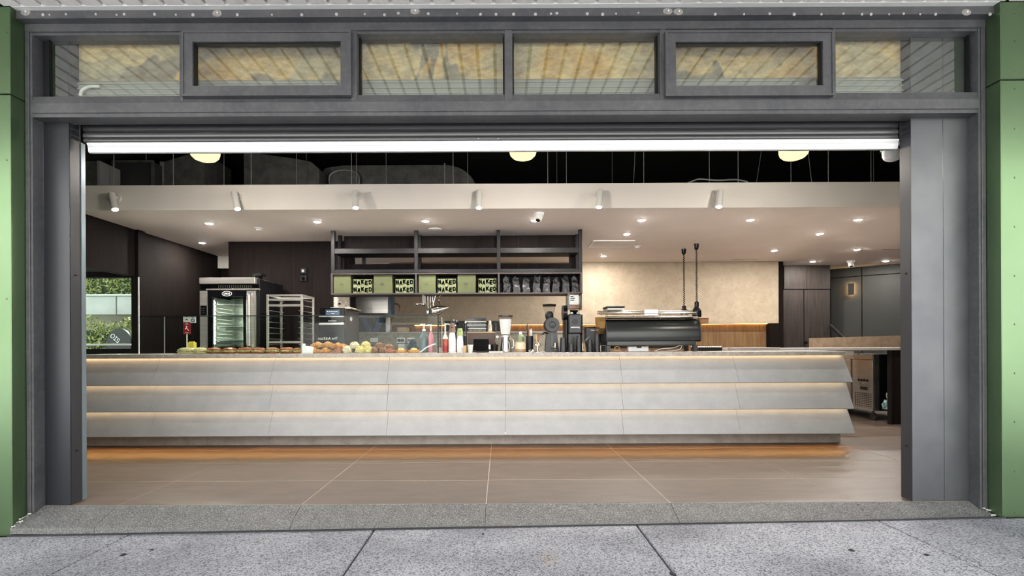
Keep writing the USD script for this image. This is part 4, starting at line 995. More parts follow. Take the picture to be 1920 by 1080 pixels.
for k, (dx, hh) in enumerate(((-.012, .30), (.004, .33), (.012, .27))):
    t.part('utensil', cat(tube([((x0 + x1) / 2 + dx * .4, 5.72, ZT + .02), ((x0 + x1) / 2 + dx * 1.6, 5.72, ZT + hh)], .004, 6), sphere(((x0 + x1) / 2 + dx * 1.7, 5.72, ZT + hh), (.010, .004, .018), 1)), ['black_plastic', 'chrome', 'black_plastic'][k], 40)
b_ = np.array([X(871.5, 5.50, 655), 5.50, ZT])
single('cork_cup', lathe([(0, 0), (.018, 0), (.018, .075), (.015, .075), (.015, .01), (0, .01)], 16, b_), 'wood_light', 'slim cork coloured cup right of the white cup stacks', 'cup')

# blender with clear jug
Db = 5.74
b_ = np.array([X(948, Db, 640), Db, ZT])
t = Thing('blender', 'blender with a large clear jug and a black base', 'blender', b_)
t.part('base', lathe([(0, .001), (.085, .001), (.088, .02), (.070, .11), (.055, .165), (0, .165)], 4, b_).apply_transform(trimesh.transformations.rotation_matrix(np.pi / 4, [0, 0, 1], b_)), 'black_plastic', 20)
hj = Z(594, Db, 948) - ZT
pd = t.part('jug', lathe([(.040, .168), (.056, .19), (.074, hj - .03), (.080, hj), (.076, hj), (.070, hj - .03), (.052, .192), (.0, .185)], 28, b_), 'clear_plastic', 40)
t.part('lining', lathe([(0, .19), (.048, .195), (.064, hj - .05), (.066, hj - .028), (0, hj - .03)], 24, b_), 'paper_white', 40, under=pd)
t.part('rim', lathe([(.076, hj - .002), (.084, hj + .004), (.083, hj + .014), (.050, hj + .018), (0, hj + .018)], 28, b_), 'smoke_plastic', 40, under=pd)
t.part('handle', tube(curve([b_ + [-.070, -.02, hj - .04], b_ + [-.105, -.03, hj - .08], b_ + [-.10, -.03, .23], b_ + [-.058, -.015, .205]]), .010, 8), 'clear_plastic', under=pd)
t.part('collar', lathe([(.045, .150), (.062, .155), (.060, .185), (.045, .187)], 24, b_), 'stainless', 40)
b2 = np.array([X(948.5, 5.55, 650), 5.55, ZT])
t = Thing('milk_jug', 'tall polished steel milk jug in front of the blender', 'jug', b2)
t.part('body', lathe([(0, .001), (.044, .001), (.047, .012), (.047, .06), (.040, .12), (.043, .165), (.041, .165), (.038, .12), (.044, .06), (.044, .014), (0, .012)], 26, b2), 'chrome', 40)
t.part('handle', tube(curve([b2 + [.040, -.01, .150], b2 + [.078, -.02, .13], b2 + [.078, -.02, .06], b2 + [.046, -.01, .04]]), .006, 8), 'chrome')
b2 = np.array([X(927, 5.70, 650), 5.70, ZT])
t = Thing('black_scoop_cup', 'small black cup with a scoop left of the steel milk jug', 'cup', b2)
t.part('body', lathe([(0, 0), (.034, 0), (.042, .085), (.038, .085), (.032, .008), (0, .008)], 20, b2), 'black_plastic', 40)
t.part('scoop', cat(tube([b2 + [-.01, 0, .03], b2 + [.03, -.01, .15]], .005, 6), sphere(b2 + [.034, -.012, .165], (.020, .012, .022), 2)), 'chrome', 40)
# ceramic jar, green bottle, knife pot
b_ = np.array([X(976, 5.58, 650), 5.58, ZT])
t = Thing('ceramic_jar', 'squat cream ceramic jar with a brown rim', 'jar', b_)
t.part('body', lathe([(0, .001), (.054, .001), (.058, .015), (.058, .085), (.053, .105), (.050, .112), (.046, .112), (.046, .10), (0, .098)], 28, b_), 'cream_ceramic', 40)
t.part('band', lathe([(.0545, .002), (.0586, .016), (.0586, .034), (.058, .036)], 28, b_), 'ceramic_brown', 40)
t.part('rim', lathe([(.0505, .104), (.054, .108), (.050, .118), (.045, .115)], 28, b_), 'ceramic_brown', 40)
b_ = np.array([X(976, 5.78, 640), 5.78, ZT])
t = Thing('green_bottle', 'pale green bottle with a white top behind the ceramic jar', 'bottle', b_)
t.part('body', lathe([(0, .001), (.042, .001), (.043, .16), (.030, .185), (.018, .195), (0, .195)], 22, b_), 'bottle_green', 40)
t.part('cap', lathe([(0, .195), (.018, .195), (.016, .225), (0, .228)], 16, b_), 'white_plastic', 40)
b_ = np.array([X(993, 5.66, 645), 5.66, ZT])
t = Thing('knife_pot', 'black pot holding knives beside the ceramic jar', 'pot', b_)
t.part('pot', lathe([(0, .001), (.036, .001), (.040, .02), (.040, .175), (.036, .175), (.036, .02), (0, .015)], 24, b_), 'black_plastic', 40)
for k, (dx, dy, hh, m_) in enumerate(((-.028, .0, .315, 'black_plastic'), (-.012, .012, .30, 'brown_gold'), (.006, .0, .26, 'off_white'), (.020, -.005, .265, 'off_white'), (.0, -.015, .235, 'wood_light'))):
    t.part('knife', hull([b_ + [dx * .6, dy, .05], b_ + [dx * .6 + .006, dy + .004, .05], b_ + [dx - .008, dy, hh - .03], b_ + [dx + .008, dy + .006, hh - .03], b_ + [dx + (.006 if k < 2 else 0), dy + .003, hh]]), m_, 20)
# small portafilter stand, coffee shots
b_ = np.array([X(1008, 5.55, 650), 5.55, ZT])
t = Thing('tamper_stand', 'small chrome tamper on its stand left of the round grinder', 'tamper', b_)
t.part('foot', lathe([(0, 0), (.026, 0), (.026, .008), (.010, .014), (.010, .07), (0, .07)], 20, b_), 'chrome', 40)
t.part('head', lathe([(0, .07), (.034, .07), (.036, .085), (.026, .10), (.012, .105), (0, .105)], 22, b_), 'chrome', 40)
for dx in (-.012, .012):
    t.part('handle', tube([b_ + [dx * .4, .004, .10], b_ + [dx, .008, .165], b_ + [dx * 1.3, .010, .195]], [.006, .008, .006], 8), 'wood_light' if dx < 0 else 'brown_gold')
for k, (px, lab) in enumerate(((996, 'crumpled silver foil lid at the foot of the knife pot'), (1018, 'tiny chrome clip on the worktop left of the round grinder'))):
    b_ = np.array([X(px, 5.48, 658), 5.48, ZT])
    single('foil_lid' if k == 0 else 'chrome_clip', cat(blob(b_, (.028 - .012 * k, .02, .022 - .006 * k), .5, 12, 140 + k, 2)), 'chrome', lab, 'lid' if k == 0 else 'clip')

# round faced grinder
Dg1 = 5.74
bx_ = X(1034, Dg1, 640)
b_ = np.array([bx_, Dg1, ZT])
zc_ = Z(609.5, Dg1, 1034)
t = Thing('coffee_grinder', 'dark grey coffee grinder with a round face and a cone hopper', 'grinder', b_)
h1 = zc_ - ZT - .05
t.part('body', hull([b_ + [sx * .075, sy * .08, .001] for sx in (-1, 1) for sy in (-1, 1)] + [b_ + [sx * .050, sy * .06, h1 + .03] for sx in (-1, 1) for sy in (-1, 1)]), 'charcoal', 20)
t.part('front_rib', hull([b_ + [sx * .014, -.088, .02] for sx in (-1, 1)] + [b_ + [sx * .014, -.068, h1] for sx in (-1, 1)] + [b_ + [sx * .014, -.07, .02] for sx in (-1, 1)] + [b_ + [sx * .014, -.055, h1] for sx in (-1, 1)]), 'graphite', 20)
fc = np.array([bx_, Dg1 - .11, zc_])
t.part('drum', cyl(fc + [0, .02, 0], .080, .20, 36, 'y'), 'black_plastic', 40)
pd = t.part('face', cyl(fc + [0, .02, 0], .076, .02, 36, '-y'), 'charcoal', 40)
t.part('face_ring', rot(lathe([(.034, 0), (.036, .004), (.032, .005), (.030, 0)], 28), np.pi / 2, [1, 0, 0]).apply_translation(fc + [0, 0, 0]), 'black_plastic', 40, under=pd)
t.part('face_hub', rot(lathe([(.018, 0), (.020, .004), (.012, .006), (0, .006)], 24), np.pi / 2, [1, 0, 0]).apply_translation(fc), 'graphite', 40, under=pd)
zn = Z(597, Dg1, 1030) - ZT; zt1 = Z(571, Dg1, 1030) - ZT
xn = b_ + [-.022, 0, 0]
t.part('neck', lathe([(0, zn - .02), (.036, zn - .02), (.046, zn + .02), (.044, zn + .05), (.028, zn + .075), (0, zn + .08)], 24, xn), 'black_plastic', 40)
pd = t.part('hopper', lathe([(.040, zn + .02), (.074, zt1), (.071, zt1), (.037, zn + .02)], 28, xn), 'clear_plastic', 40)
t.part('hopper_lid', lathe([(0, zt1 - .022), (.070, zt1 - .022), (.076, zt1 - .004), (.074, zt1), (0, zt1 + .002)], 28, xn), 'black_gloss', 40, under=pd)
t.part('spout', tube(curve([b_ + [-.045, -.06, .20], b_ + [-.085, -.09, .215], b_ + [-.105, -.10, .19]]), .008, 8), 'black_plastic')
t.part('fork', tube(curve([b_ + [.025, -.09, .07], b_ + [-.005, -.13, .045], b_ + [.03, -.15, .03], b_ + [.065, -.13, .045], b_ + [.035, -.09, .07]]), .005, 6), 'chrome')
t.part('outlet', lathe([(0, .045), (.014, .045), (.020, .10), (0, .10)], 16, b_ + [.03, -.105, 0]), 'chrome', 40)

# square grinder with lettering
Dg2 = 5.80
x0, x1, z0, z1 = R(1063.5, 590, 1088.5, 661, Dg2)
t = Thing('coffee_grinder', 'tall dark grey grinder with white lettering and a square hopper under the hanging shelf', 'grinder', ((x0 + x1) / 2, Dg2, ZT))
pd = t.part('body', box(x0, x1, Dg2 - .10, Dg2 + .16, ZT + .20, z1, .012), 'charcoal', 30)
t.part('column', box(x0 + .004, x1 - .012, Dg2 - .06, Dg2 + .15, ZT + .012, ZT + .20, .004), 'graphite', 30)
t.part('foot', box(x0 - .012, x1 + .01, Dg2 - .12, Dg2 + .17, ZT, ZT + .012, .003), 'black_plastic', False)
t.part('side_frame', box(x0 - .034, x0 - .004, Dg2 - .06, Dg2 + .15, ZT, z1 + .02, .006), 'black_plastic', 30)
t.part('side_frame', box(x1 + .002, x1 + .016, Dg2 - .06, Dg2 + .15, ZT + .10, z1, .006), 'black_plastic', 30)
xm = (x0 + x1) / 2
lz = Z(604, Dg2, 1075)
t.part('emblem', cyl((xm, Dg2 - .099, lz), .030, .004, 28, '-y'), 'black_plastic', 40, under=pd)
t.part('emblem_bars', cat([box(xm + d_ - .002, xm + d_ + .002, Dg2 - .105, Dg2 - .103, lz - math.sqrt(.028 ** 2 - d_ ** 2) * .9, lz + math.sqrt(.028 ** 2 - d_ ** 2) * .9) for d_ in (-.018, -.009, 0, .009, .018)]), 'graphite', False)
t.part('lettering', text('mahlkönig', .016, (xm, Dg2 - .1005, Z(614.5, Dg2, 1075)), .001, True, width=.096), 'paper_white', False, under=pd)
hx0, hx1, hz0, hz1 = R(1064.5, 552.5, 1087.5, 580, Dg2 - .02)
pd = t.part('hopper', cat(box(hx0, hx1, Dg2 - .08, Dg2 - .075, hz0, hz1), box(hx0, hx0 + .005, Dg2 - .075, Dg2 + .07, hz0, hz1), box(hx1 - .005, hx1, Dg2 - .075, Dg2 + .07, hz0, hz1), box(hx0, hx1, Dg2 + .065, Dg2 + .07, hz0, hz1)), 'clear_plastic', False)
t.part('hopper_frame', cat(box(hx0 - .012, hx0, Dg2 - .085, Dg2 + .075, hz0 - .01, hz1 + .005), box(hx1, hx1 + .012, Dg2 - .085, Dg2 + .075, hz0 - .01, hz1 + .005), box(hx0 - .012, hx1 + .012, Dg2 - .085, Dg2 + .075, hz1 + .005, hz1 + .012)), 'smoke_plastic', False, under=pd)
t.part('bean_bag', box(hx0 + .012, hx1 - .012, Dg2 - .06, Dg2 + .05, hz0 + .045, hz1 - .006, .012), 'paper_white', 30, under=pd)
t.part('beans', box(hx0 + .008, hx1 - .008, Dg2 - .068, Dg2 + .055, hz0 + .002, hz0 + .045, .006), 'pastry_dark', 30, under=pd)
for k in range(3):
    t.part('print_bar', box(hx0 + .024, hx0 + .024 + (.034, .05, .042)[k], Dg2 - .0625, Dg2 - .0605, hz1 - .030 - k * .020, hz1 - .018 - k * .020), 'black_plastic', False)
t.part('throat', lathe([(0, 0), (.03, 0), (.045, .04), (.055, hz0 - z1 - .012), (0, hz0 - z1 - .012)], 24, (xm, Dg2 - .02, z1)), 'black_gloss', 40)
for sx in (-.035, .035):
    t.part('clamp', sphere((xm + sx, Dg2 - .085, z1 + .012), (.020, .012, .014), 2), 'chrome')
ds = np.array([X(1057, Dg2, 587), Dg2 - .03, Z(587, Dg2, 1057)])
pd = t.part('side_dial', cyl(ds + [.03, 0, 0], .082, .05, 36, '-x'), 'black_gloss', 40)
t.part('dial_rim', rot(lathe([(.070, 0), (.084, .004), (.084, .012), (.07, .014)], 36), -np.pi / 2, [0, 1, 0]).apply_translation(ds + [-.008, 0, 0]), 'charcoal', 40, under=pd)
# black cups
top = cup_stack(1056, 5.56, .046, 1, .02, 'cup_black', 'wide black canister', 'left of the tall lettered grinder', h=.155, name='black_canister')
for px, D_, n, r_, place in ((1071, 5.50, 2, .034, 'in front of the tall lettered grinder'), (1085.5, 5.52, 7, .034, 'beside the lettered grinder'), (1106, 5.50, 4, .034, 'in front of the grey box'), (1119.5, 5.54, 8, .034, 'against the espresso machine')):
    cup_stack(px, D_, r_, n, .0165, 'cup_black', 'black takeaway cup', place, group='black takeaway cups in four stacks', h=.078)
x0, x1, z0, z1 = R(1098, 612, 1125, 661, 5.86)
t = Thing('grey_box', 'grey front box between the tall grinder and the espresso machine', 'box', ((x0 + x1) / 2, 5.86, ZT))
t.part('body', box(x0, x1, 5.87, 6.02, ZT, z1 - .008, .004), 'black_plastic', False)
t.part('front', box(x0 + .006, x1 - .006, 5.862, 5.87, ZT + .09, z1 - .016, .002), 'charcoal', False)
t.part('top', box(x0 - .006, x1 + .003, 5.855, 6.02, z1 - .008, z1, .002), 'bronze', False)
t.part('mark', box((x0 + x1) / 2 - .022, (x0 + x1) / 2 + .022, 5.860, 5.862, z1 - .048, z1 - .038), 'paper_white', False)
cc = np.array([X(1094, 5.6, 650), 5.6, ZT])
t = Thing('brush', 'blue handled cleaning brush leaning beside the black cups', 'brush', cc)
t.part('handle', tube(curve([cc + [.0, -.02, .095], cc + [.035, 0, .14], cc + [.075, .03, .165]]), .006, 8), 'blue_grey')
t.part('head', hull([cc + [.0, -.03, .004], cc + [.025, -.03, .004], cc + [.0, -.01, .10], cc + [.012, -.03, .10], cc + [.02, 0, .02], cc + [-.008, -.02, .05]]), 'wood_light', 20)

# ------------------------------------------------------------------ espresso machine (its back faces the street)
De = 5.60
mx0, mx1 = X(1137, De, 620), X(1309, De, 620)
def zz_(py): return Z(py, De, 1220)
t = Thing('espresso_machine', 'long graphite espresso machine with a bulging back and chrome cup rails', 'espresso machine', ((mx0 + mx1) / 2, 5.75, ZT))
za, zb, zm = zz_(597.5), zz_(638.5), zz_(622)
arc = [(5.76, za), (5.70, za - .01)] + [(5.66 - .11 * math.sin(a), za - .02 - (za - .02 - zb) * (1 - math.cos(a)) / 1.35) for a in np.linspace(.25, 1.93, 14)] + [(5.60, zb), (5.98, zb), (5.98, za)]
t.part('shell', prism_x(arc, mx0, mx1), 'graphite', 25)
def off(poly, d):
    p = Polygon(poly).buffer(d, join_style=1); return list(p.exterior.coords)[:-1]
for xa, xb, n_ in ((mx0 - .012, mx0 - .001, 'end_plate'), (mx1 + .001, mx1 + .012, 'end_plate')):
    t.part(n_, prism_x(off(arc, .012), xa, xb), 'charcoal', 25)
t.part('side_cheek', prism_x([(5.60, za + .02), (5.58, za - .03), (5.60, za - .10), (5.66, za - .16), (5.845, za - .16), (5.845, za + .03)], mx0 - .075, mx0 - .013), 'bronze', 25)
t.part('side_cheek', prism_x([(5.60, za + .0), (5.565, za - .06), (5.57, za - .10), (5.62, za - .14), (5.90, za - .14), (5.90, za + .0)], mx1 + .013, mx1 + .020), 'bronze', 25)
t.part('base_bar', box(mx0 - .005, mx1 - .035, 5.565, 5.95, zz_(647.5), zb - .002, .006), 'graphite', False)
for x_ in (mx0 + .0, mx1 - .05):
    t.part('foot', hull([(x_, 5.60, ZT + .001), (x_ + .04, 5.60, ZT + .001), (x_ - .0, 5.60, zz_(647)), (x_ + .045, 5.60, zz_(647)), (x_, 5.64, ZT + .001), (x_ + .04, 5.64, ZT + .001), (x_, 5.64, zz_(647)), (x_ + .045, 5.64, zz_(647))]), 'charcoal', False)
for x_ in (mx0 + .0, mx1 - .05):
    t.part('foot', box(x_, x_ + .04, 5.86, 5.90, ZT + .001, zz_(648)), 'black_plastic', False)
t.part('underbody', box(mx0 + .10, mx1 - .10, 5.74, 5.93, ZT + .035, zz_(648)), 'counter_body', False)
t.part('tray_floor', box(mx0 - .04, mx1 + .0, 5.60, 5.97, za + .012, za + .022), 'stainless_dull', False)
ra, rb = X(1124, De, 585), X(1305, De, 585)
for (py, y_, r_) in ((583.0, 5.70, .012), (587.5, 5.60, .014), (594.5, 5.60, .011)):
    t.part('cup_rail', tube([(ra + (.06 if py > 590 else 0), y_, zz_(py)), (rb - (.05 if py > 590 else 0), y_, zz_(py))], r_, 10), 'chrome')
for f_ in (.08, .36, .64, .92):
    x_ = ra + (rb - ra) * f_
    t.part('rail_post', tube([(x_, 5.60, zz_(587)), (x_, 5.64, za)], .007, 6), 'chrome')
t.part('steam_tap', tube([(ra - .02, 5.62, zz_(588)), (ra + .05, 5.60, zz_(589))], [.006, .012], 8), 'chrome')
t.part('badge_plate', box(X(1208, De), X(1233, De), 5.588, 5.595, zz_(590.5), zz_(581)), 'chrome', False)
for px in (1139, 1303):
    t.part('screw', sphere((X(px, De, 641), 5.564, zz_(642)), .005, 1), 'chrome')
for k, (pa, pb) in enumerate(((1137, 1171), (1138, 1169))):
    single('baking_tray', box(X(pa, 5.66), X(pb, 5.66), 5.64, 5.86, zz_(581.5) + .03 - k * .022, zz_(581.5) + .048 - k * .022, .003), 'black_plastic' if k == 0 else 'stainless_dull', ['black flat tray on top of the espresso machine, upper of two', 'dull metal flat tray under the black one on the espresso machine'][k], 'tray')
for k, px in enumerate((1213.5, 1227.5)):
    b_ = np.array([X(px, 5.68, 585), 5.66, za + .0225])
    t = Thing('espresso_cup', 'small white cup on the espresso machine, ' + ['left of the two', 'right of the two'][k], 'cup', b_, 'small white cups on the espresso machine')
    t.part('body', lathe([(0, 0), (.016, 0), (.026, .058), (.023, .058), (.014, .006), (0, .006)], 20, b_), 'white_plastic', 40)
    t.part('handle', tube([b_ + [.022, 0, .045], b_ + [.038, 0, .04], b_ + [.036, 0, .02], b_ + [.018, 0, .016]], .003, 6), 'white_plastic')
for k, pts in enumerate((((1278, 648), (1262, 653), (1240, 655), (1226, 660)), ((1279, 648.5), (1274, 656), (1258, 659), (1230, 660.5)))):
    single('power_cable', tube(curve([U(a, b, 5.64 + .02 * k) for a, b in pts]) + np.array([0, 0, .006]), .0045, 6), 'paper_white', ['thin white cable sagging under the espresso machine, upper of two', 'thin white cable sagging under the espresso machine, lower of two'][k], 'cable')
x0, x1, z0, z1 = R(1178, 648.5, 1216, 653.5, 5.66)
t = Thing('white_box', 'flat white box with a dark latch under the espresso machine', 'box', ((x0 + x1) / 2, 5.7, ZT))
t.part('case', box(x0, x1, 5.655, 5.735, ZT + .001, z1 - .006, .004), 'paper_white', False)
t.part('latch', box((x0 + x1) / 2 - .02, (x0 + x1) / 2 + .03, 5.650, 5.656, z1 - .024, z1 - .006), 'black_plastic', False)
single('hose_coil', tube([(X(1157, 5.66, 652) + .028 * math.cos(a), 5.66, ZT + .034 + .022 * math.sin(a)) for a in np.linspace(0, 2 * np.pi, 20)], .007, 6), 'wood_light', 'small beige hose coil under the left of the espresso machine', 'hose')
x0, x1, z0, z1 = R(1216, 648, 1220, 660, 5.70)
single('water_pipe', tube([(x0, 5.745, ZT + .001), (x0, 5.745, z1), ], .012, 8), 'bottle_green', 'short green upright pipe under the middle of the espresso machine', 'pipe')

# heat lamps on coiled cords
for k, (px, ytop, D_, yc, ys, yb, lab) in enumerate(((1282.3, 467, 7.79, 476, 573, 590, 'black heat lamp on a coiled cord, left one, partly hidden by the espresso machine'), (1306, 457, 7.39, 467, 565, 594.5, 'black heat lamp on a coiled cord, right one, bottle shaped shade in full view'))):
    x_ = X(px, D_, 520); z0 = ZC
    zc_, zs, zbm = Z(yc, D_, px), Z(ys, D_, px), Z(yb, D_, px)
    t = Thing('heat_lamp', lab, 'lamp', (x_, D_, zbm), 'heat lamps on coiled cords')
    t.part('canopy', lathe([(0, zc_ - .012), (.018, zc_ - .01), (.030, zc_ + .01), (.036, ZC - .001), (0, ZC - .001)], 20, (x_, D_, 0)), 'black_gloss', 40)
    n_ = 26; a = np.linspace(0, n_ * 2 * np.pi, n_ * 8)
    t.part('coiled_cord', tube(np.stack([x_ + .010 * np.cos(a), D_ + .010 * np.sin(a), np.linspace(zc_ - .008, zs, len(a))], 1), .0055, 5), 'black_plastic')
    h_ = zs - zbm
    t.part('shade', lathe([(.058, 0), (.064, .01), (.064, h_ * .36), (.058, h_ * .46), (.034, h_ * .62), (.030, h_ * .68), (.030, h_ * .94), (.014, h_), (0, h_)], 26, (x_, D_, zbm)), 'black_gloss', 40)
    t.part('bulb', sphere((x_, D_, zbm + .03), .035, 2), 'off_white')

# ------------------------------------------------------------------ hanging shelf
Ds, Db_ = 6.44, 6.76
su = Thing('hanging_shelf', 'black steel hanging shelf with three bays above the work area', 'shelf', (X(856, Ds), 6.6, Z(552, Ds, 856)))
pw = .044
pxs = [X(624, Ds, 490), X(780, Ds, 490), X(935, Ds, 490), X(1088.5, Ds, 490)]
zs0, zs1 = Z(551.5, Ds, 856), Z(511.5, Ds, 856)
for x_ in pxs:
    su.part('post', box(x_ - pw / 2, x_ + pw / 2, Ds, Ds + pw, zs1, ZC - .001, .002), 'shelf_black', False)
    su.part('rear_post', box(x_ - pw / 2, x_ + pw / 2, Db_ - pw, Db_, zs1, ZC - .001, .002), 'shelf_black', False)
def shelf_board(y0, y1, name):
    za_, zb2 = Z(y1, Ds, 856), Z(y0, Ds, 856)
    su.part(name, box(pxs[0] + pw / 2, pxs[3] - pw / 2, Ds + .004, Db_ - .004, za_, zb2, .002), 'shelf_black', False)
shelf_board(465, 474.5, 'upper_board')
shelf_board(504.5, 511, 'lower_board')
bt = .017
su.part('box_top', box(pxs[0] - pw / 2, pxs[3] + pw / 2, Ds - .01, Db_, zs1 - bt, zs1 - .001), 'shelf_frame', False)
su.part('box_floor', box(pxs[0] - pw / 2, pxs[3] + pw / 2, Ds - .01, Db_, zs0, zs0 + bt), 'shelf_frame', False)
for i, x_ in enumerate(pxs):
    su.part('divider', box(x_ - .012 + (-.010 if i == 0 else .010 if i == 3 else 0), x_ + .012 + (-.010 if i == 0 else .010 if i == 3 else 0), Ds - .01, Db_, zs0 + bt, zs1 - bt), 'shelf_frame', False)
su.part('box_back', box(pxs[0], pxs[3], Db_ - .012, Db_ - .002, zs0 + bt, zs1 - bt), 'shelf_black', False)
# timber back board with a slot
bb = Thing('back_board', 'dark timber back board with a long slot behind the hanging shelf', 'board', (X(856, Ds), 6.8, 2.1))
bx0, bx1 = pxs[0] + .04, pxs[3]
sx0, sx1 = X(652, 6.78, 485), X(1067, 6.78, 485)
sz0, sz1 = Z(494.5, 6.78, 860), Z(475.5, 6.78, 860)
bz0 = Z(556, 6.78, 860)
n_ = 12
for a, b in zip(np.linspace(bx0, bx1, n_ + 1)[:-1], np.linspace(bx0, bx1, n_ + 1)[1:]):
    bb.part('board', box(a + .001, b - .001, 6.775, 6.80, sz1, ZC - .001), 'timber_dark', False)
    bb.part('board', box(a + .001, b - .001, 6.775, 6.80, zs0 + .02, sz0), 'timber_dark', False)
bb.part('end_board', box(bx0, sx0, 6.776, 6.799, sz0, sz1), 'timber_dark', False)
bb.part('end_board', box(sx1, bx1, 6.776, 6.799, sz0, sz1), 'timber_dark', False)
# green bakery boxes
zf = zs0 + bt + .0008
LETTERS = [('N', .08, .000), ('A', -.06, -.008), ('K', .10, .006), ('E', -.08, -.006), ('D', .05, .002)]
slot = ['leftmost bay, left end', 'leftmost bay, second position', 'leftmost bay, third position', 'leftmost bay, right end', 'middle bay, left end', 'middle bay, second position', 'middle bay, third position', 'middle bay, right end']
for i, (pa, pb) in enumerate(((623, 658), (661.5, 697.5), (701, 735.5), (741, 775), (785, 817), (820.5, 855), (858, 892), (897, 931))):
    x0, x1 = X(pa, 6.46, 530), X(pb, 6.46, 530)
    if i == 0: x0 = max(x0, pxs[0] + .006)
    printed = i % 2
    z1 = Z(522.3 if printed else 515.6, 6.46, 776)
    y0 = 6.475 if printed else 6.452
    if not printed:
        t = Thing('bakery_box', f'plain green box with a tiny black mark, {slot[i]} of the shelf', 'box', ((x0 + x1) / 2, 6.55, zf), 'plain green bakery boxes')
        pd = t.part('carton', box(x0, x1, y0, 6.73, zf, z1, .002), 'box_green', False)
        xm, zm = (x0 + x1) / 2 - .008, zf + (z1 - zf) * .48
        t.part('mark', cat([box(xm + a - .004, xm + a + .004, y0 - .001, y0, zm + b - .0045, zm + b + .0045) for a, b in ((-.022, -.008), (-.012, -.006), (0, -.010), (.012, -.006), (.022, -.008), (-.016, .006), (-.006, .010), (.006, .010), (.016, .006), (0, .018))] + [box(xm - .026, xm + .026, y0 - .001, y0, zm - .001, zm + .001)]), 'print_green', False, under=pd)
    else:
        t = Thing('bakery_box', f'green box printed with two lines of dark capitals, {slot[i]} of the shelf', 'box', ((x0 + x1) / 2, 6.55, zf), 'printed green bakery boxes')
        pd = t.part('carton', box(x0, x1, y0, 6.73, zf, z1, .002), 'box_light', False)
        ww, hh = x1 - x0, z1 - zf
        for row in (0, 1):
            ms = []
            for k, (ch, ra_, dz) in enumerate(LETTERS):
                for ox, oz in ((0, 0), (.0035, .002), (-.0035, -.002), (.0025, -.003), (-.0025, .003)):
                    ms.append(text(ch, hh * .27, (x0 + ww * (.105 + .198 * k) + ox, y0 - .0002, zf + hh * (.76 - .50 * row) + dz + oz), .0012, True, width=ww * .145, rot=ra_))
            t.part('lettering', cat(ms), 'print_green', False, under=pd)
# black bags
for i, px in enumerate((950, 968.5, 987, 1006.5, 1025, 1042.5, 1061, 1079)):
    x_ = X(px, 6.5, 535); h_ = (Z(518, 6.5, 1015) - zf) * (1 - .06 * (i % 3))
    g = np.random.default_rng(200 + i)
    m = trimesh.creation.box([1, 1, 1]).subdivide().subdivide().subdivide().subdivide()
    v = m.vertices.copy()
    hh = v[:, 2] + .5
    wv, dv = .046 * (1 - .18 * hh), .05 * (1 - .45 * hh)
    v2 = np.stack([v[:, 0] * 2 * wv, v[:, 1] * 2 * dv, hh * h_], 1)
    nz = meshkit.fbm(v2 * 26 + i * 5.1, 3, i) - .5
    nrm = np.stack([v[:, 0], v[:, 1], np.zeros(len(v))], 1)
    v2 += nrm * nz[:, None] * .040
    v2[:, 0] += .010 * np.sin(hh * 5 + i) * hh
    v2[:, 2] = np.maximum(v2[:, 2] + (hh > .9) * (.02 * np.cos(v[:, 0] * 6 + i)), 0)
    m.vertices = v2 + [x_, 6.56, zf]
    t = Thing('coffee_bag', f'crumpled black coffee bag in the right bay of the shelf, {ORD[i]} from the left', 'bag', (x_, 6.56, zf), 'black coffee bags on the shelf')
    t.part('bag', m, 'bag_black', 35)
    t.part('fold_seal', box(x_ - .028, x_ + .034, 6.555, 6.566, zf + h_ - .012, zf + h_ + .004, .002), 'bag_black', False)

# hanging utensils
Dk = 6.50
zu = zs0
for k, (px, yb, kind, lab) in enumerate(((793, 571, 'ladle', 'small steel ladle hanging left of the others under the shelf'), (796.5, 570, 'ladle2', 'small steel ladle second from the left under the shelf'), (802, 585, 'spoon', 'long steel spoon hanging behind the pots under the shelf'), (806.5, 588, 'spatula', 'dark slotted turner hanging under the shelf'), (811, 572, 'whisk', 'steel whisk hanging among the utensils under the shelf'))):
    x_ = X(px, Dk + .03 * k, 560); y_ = Dk + .03 * k; zb_2 = Z(yb, y_, px)
    t = Thing('hanging_utensil', lab, 'utensil', (x_, y_, zu), 'utensils hanging under the shelf')
    t.part('handle', tube([(x_, y_, zu - .001), (x_, y_, zb_2)], .007, 8), 'chrome')
    if kind.startswith('ladle'):
        c_ = (X(783.5 if kind == 'ladle' else 795, y_, 571), y_ - .01, Z(571, y_, 790))
        t.part('bowl', lathe([(0, -.022), (.022, -.018), (.034, 0), (.036, .014), (.032, .014), (.028, 0), (0, -.016)], 22, c_), 'chrome', 40)
        t.part('neck', tube([(x_, y_, zb_2 + .004), c_ + np.array([.02, 0, .006])], .007, 8), 'chrome')
    elif kind == 'whisk':
        t.part('wires', cat([tube(curve([(x_, y_, zb_2 + .05), (x_ + .022 * math.cos(a), y_ + .022 * math.sin(a), zb_2), (x_ + .02 * math.cos(a), y_ + .02 * math.sin(a), zb_2 - .05), (x_, y_, zb_2 - .075)]), .0022, 5) for a in np.linspace(0, 2 * np.pi, 6, endpoint=False)]), 'chrome')
    else:
        t.part('blade', box(x_ - .022, x_ + .018, y_ - .002, y_ + .002, zb_2 - .01, zb_2 + .07, .001) if kind == 'spatula' else sphere((x_, y_, zb_2), (.018, .006, .03), 2), 'black_plastic' if kind == 'spatula' else 'chrome', 40)
x0, x1, z0, z1 = R(808, 572, 842, 589, 6.5)
p = np.array([(x0 + x1) / 2, 6.50, (z0 + z1) / 2])
t = Thing('steel_funnel', 'steel cone strainer hanging on its side under the shelf', 'strainer', p, 'utensils hanging under the shelf')
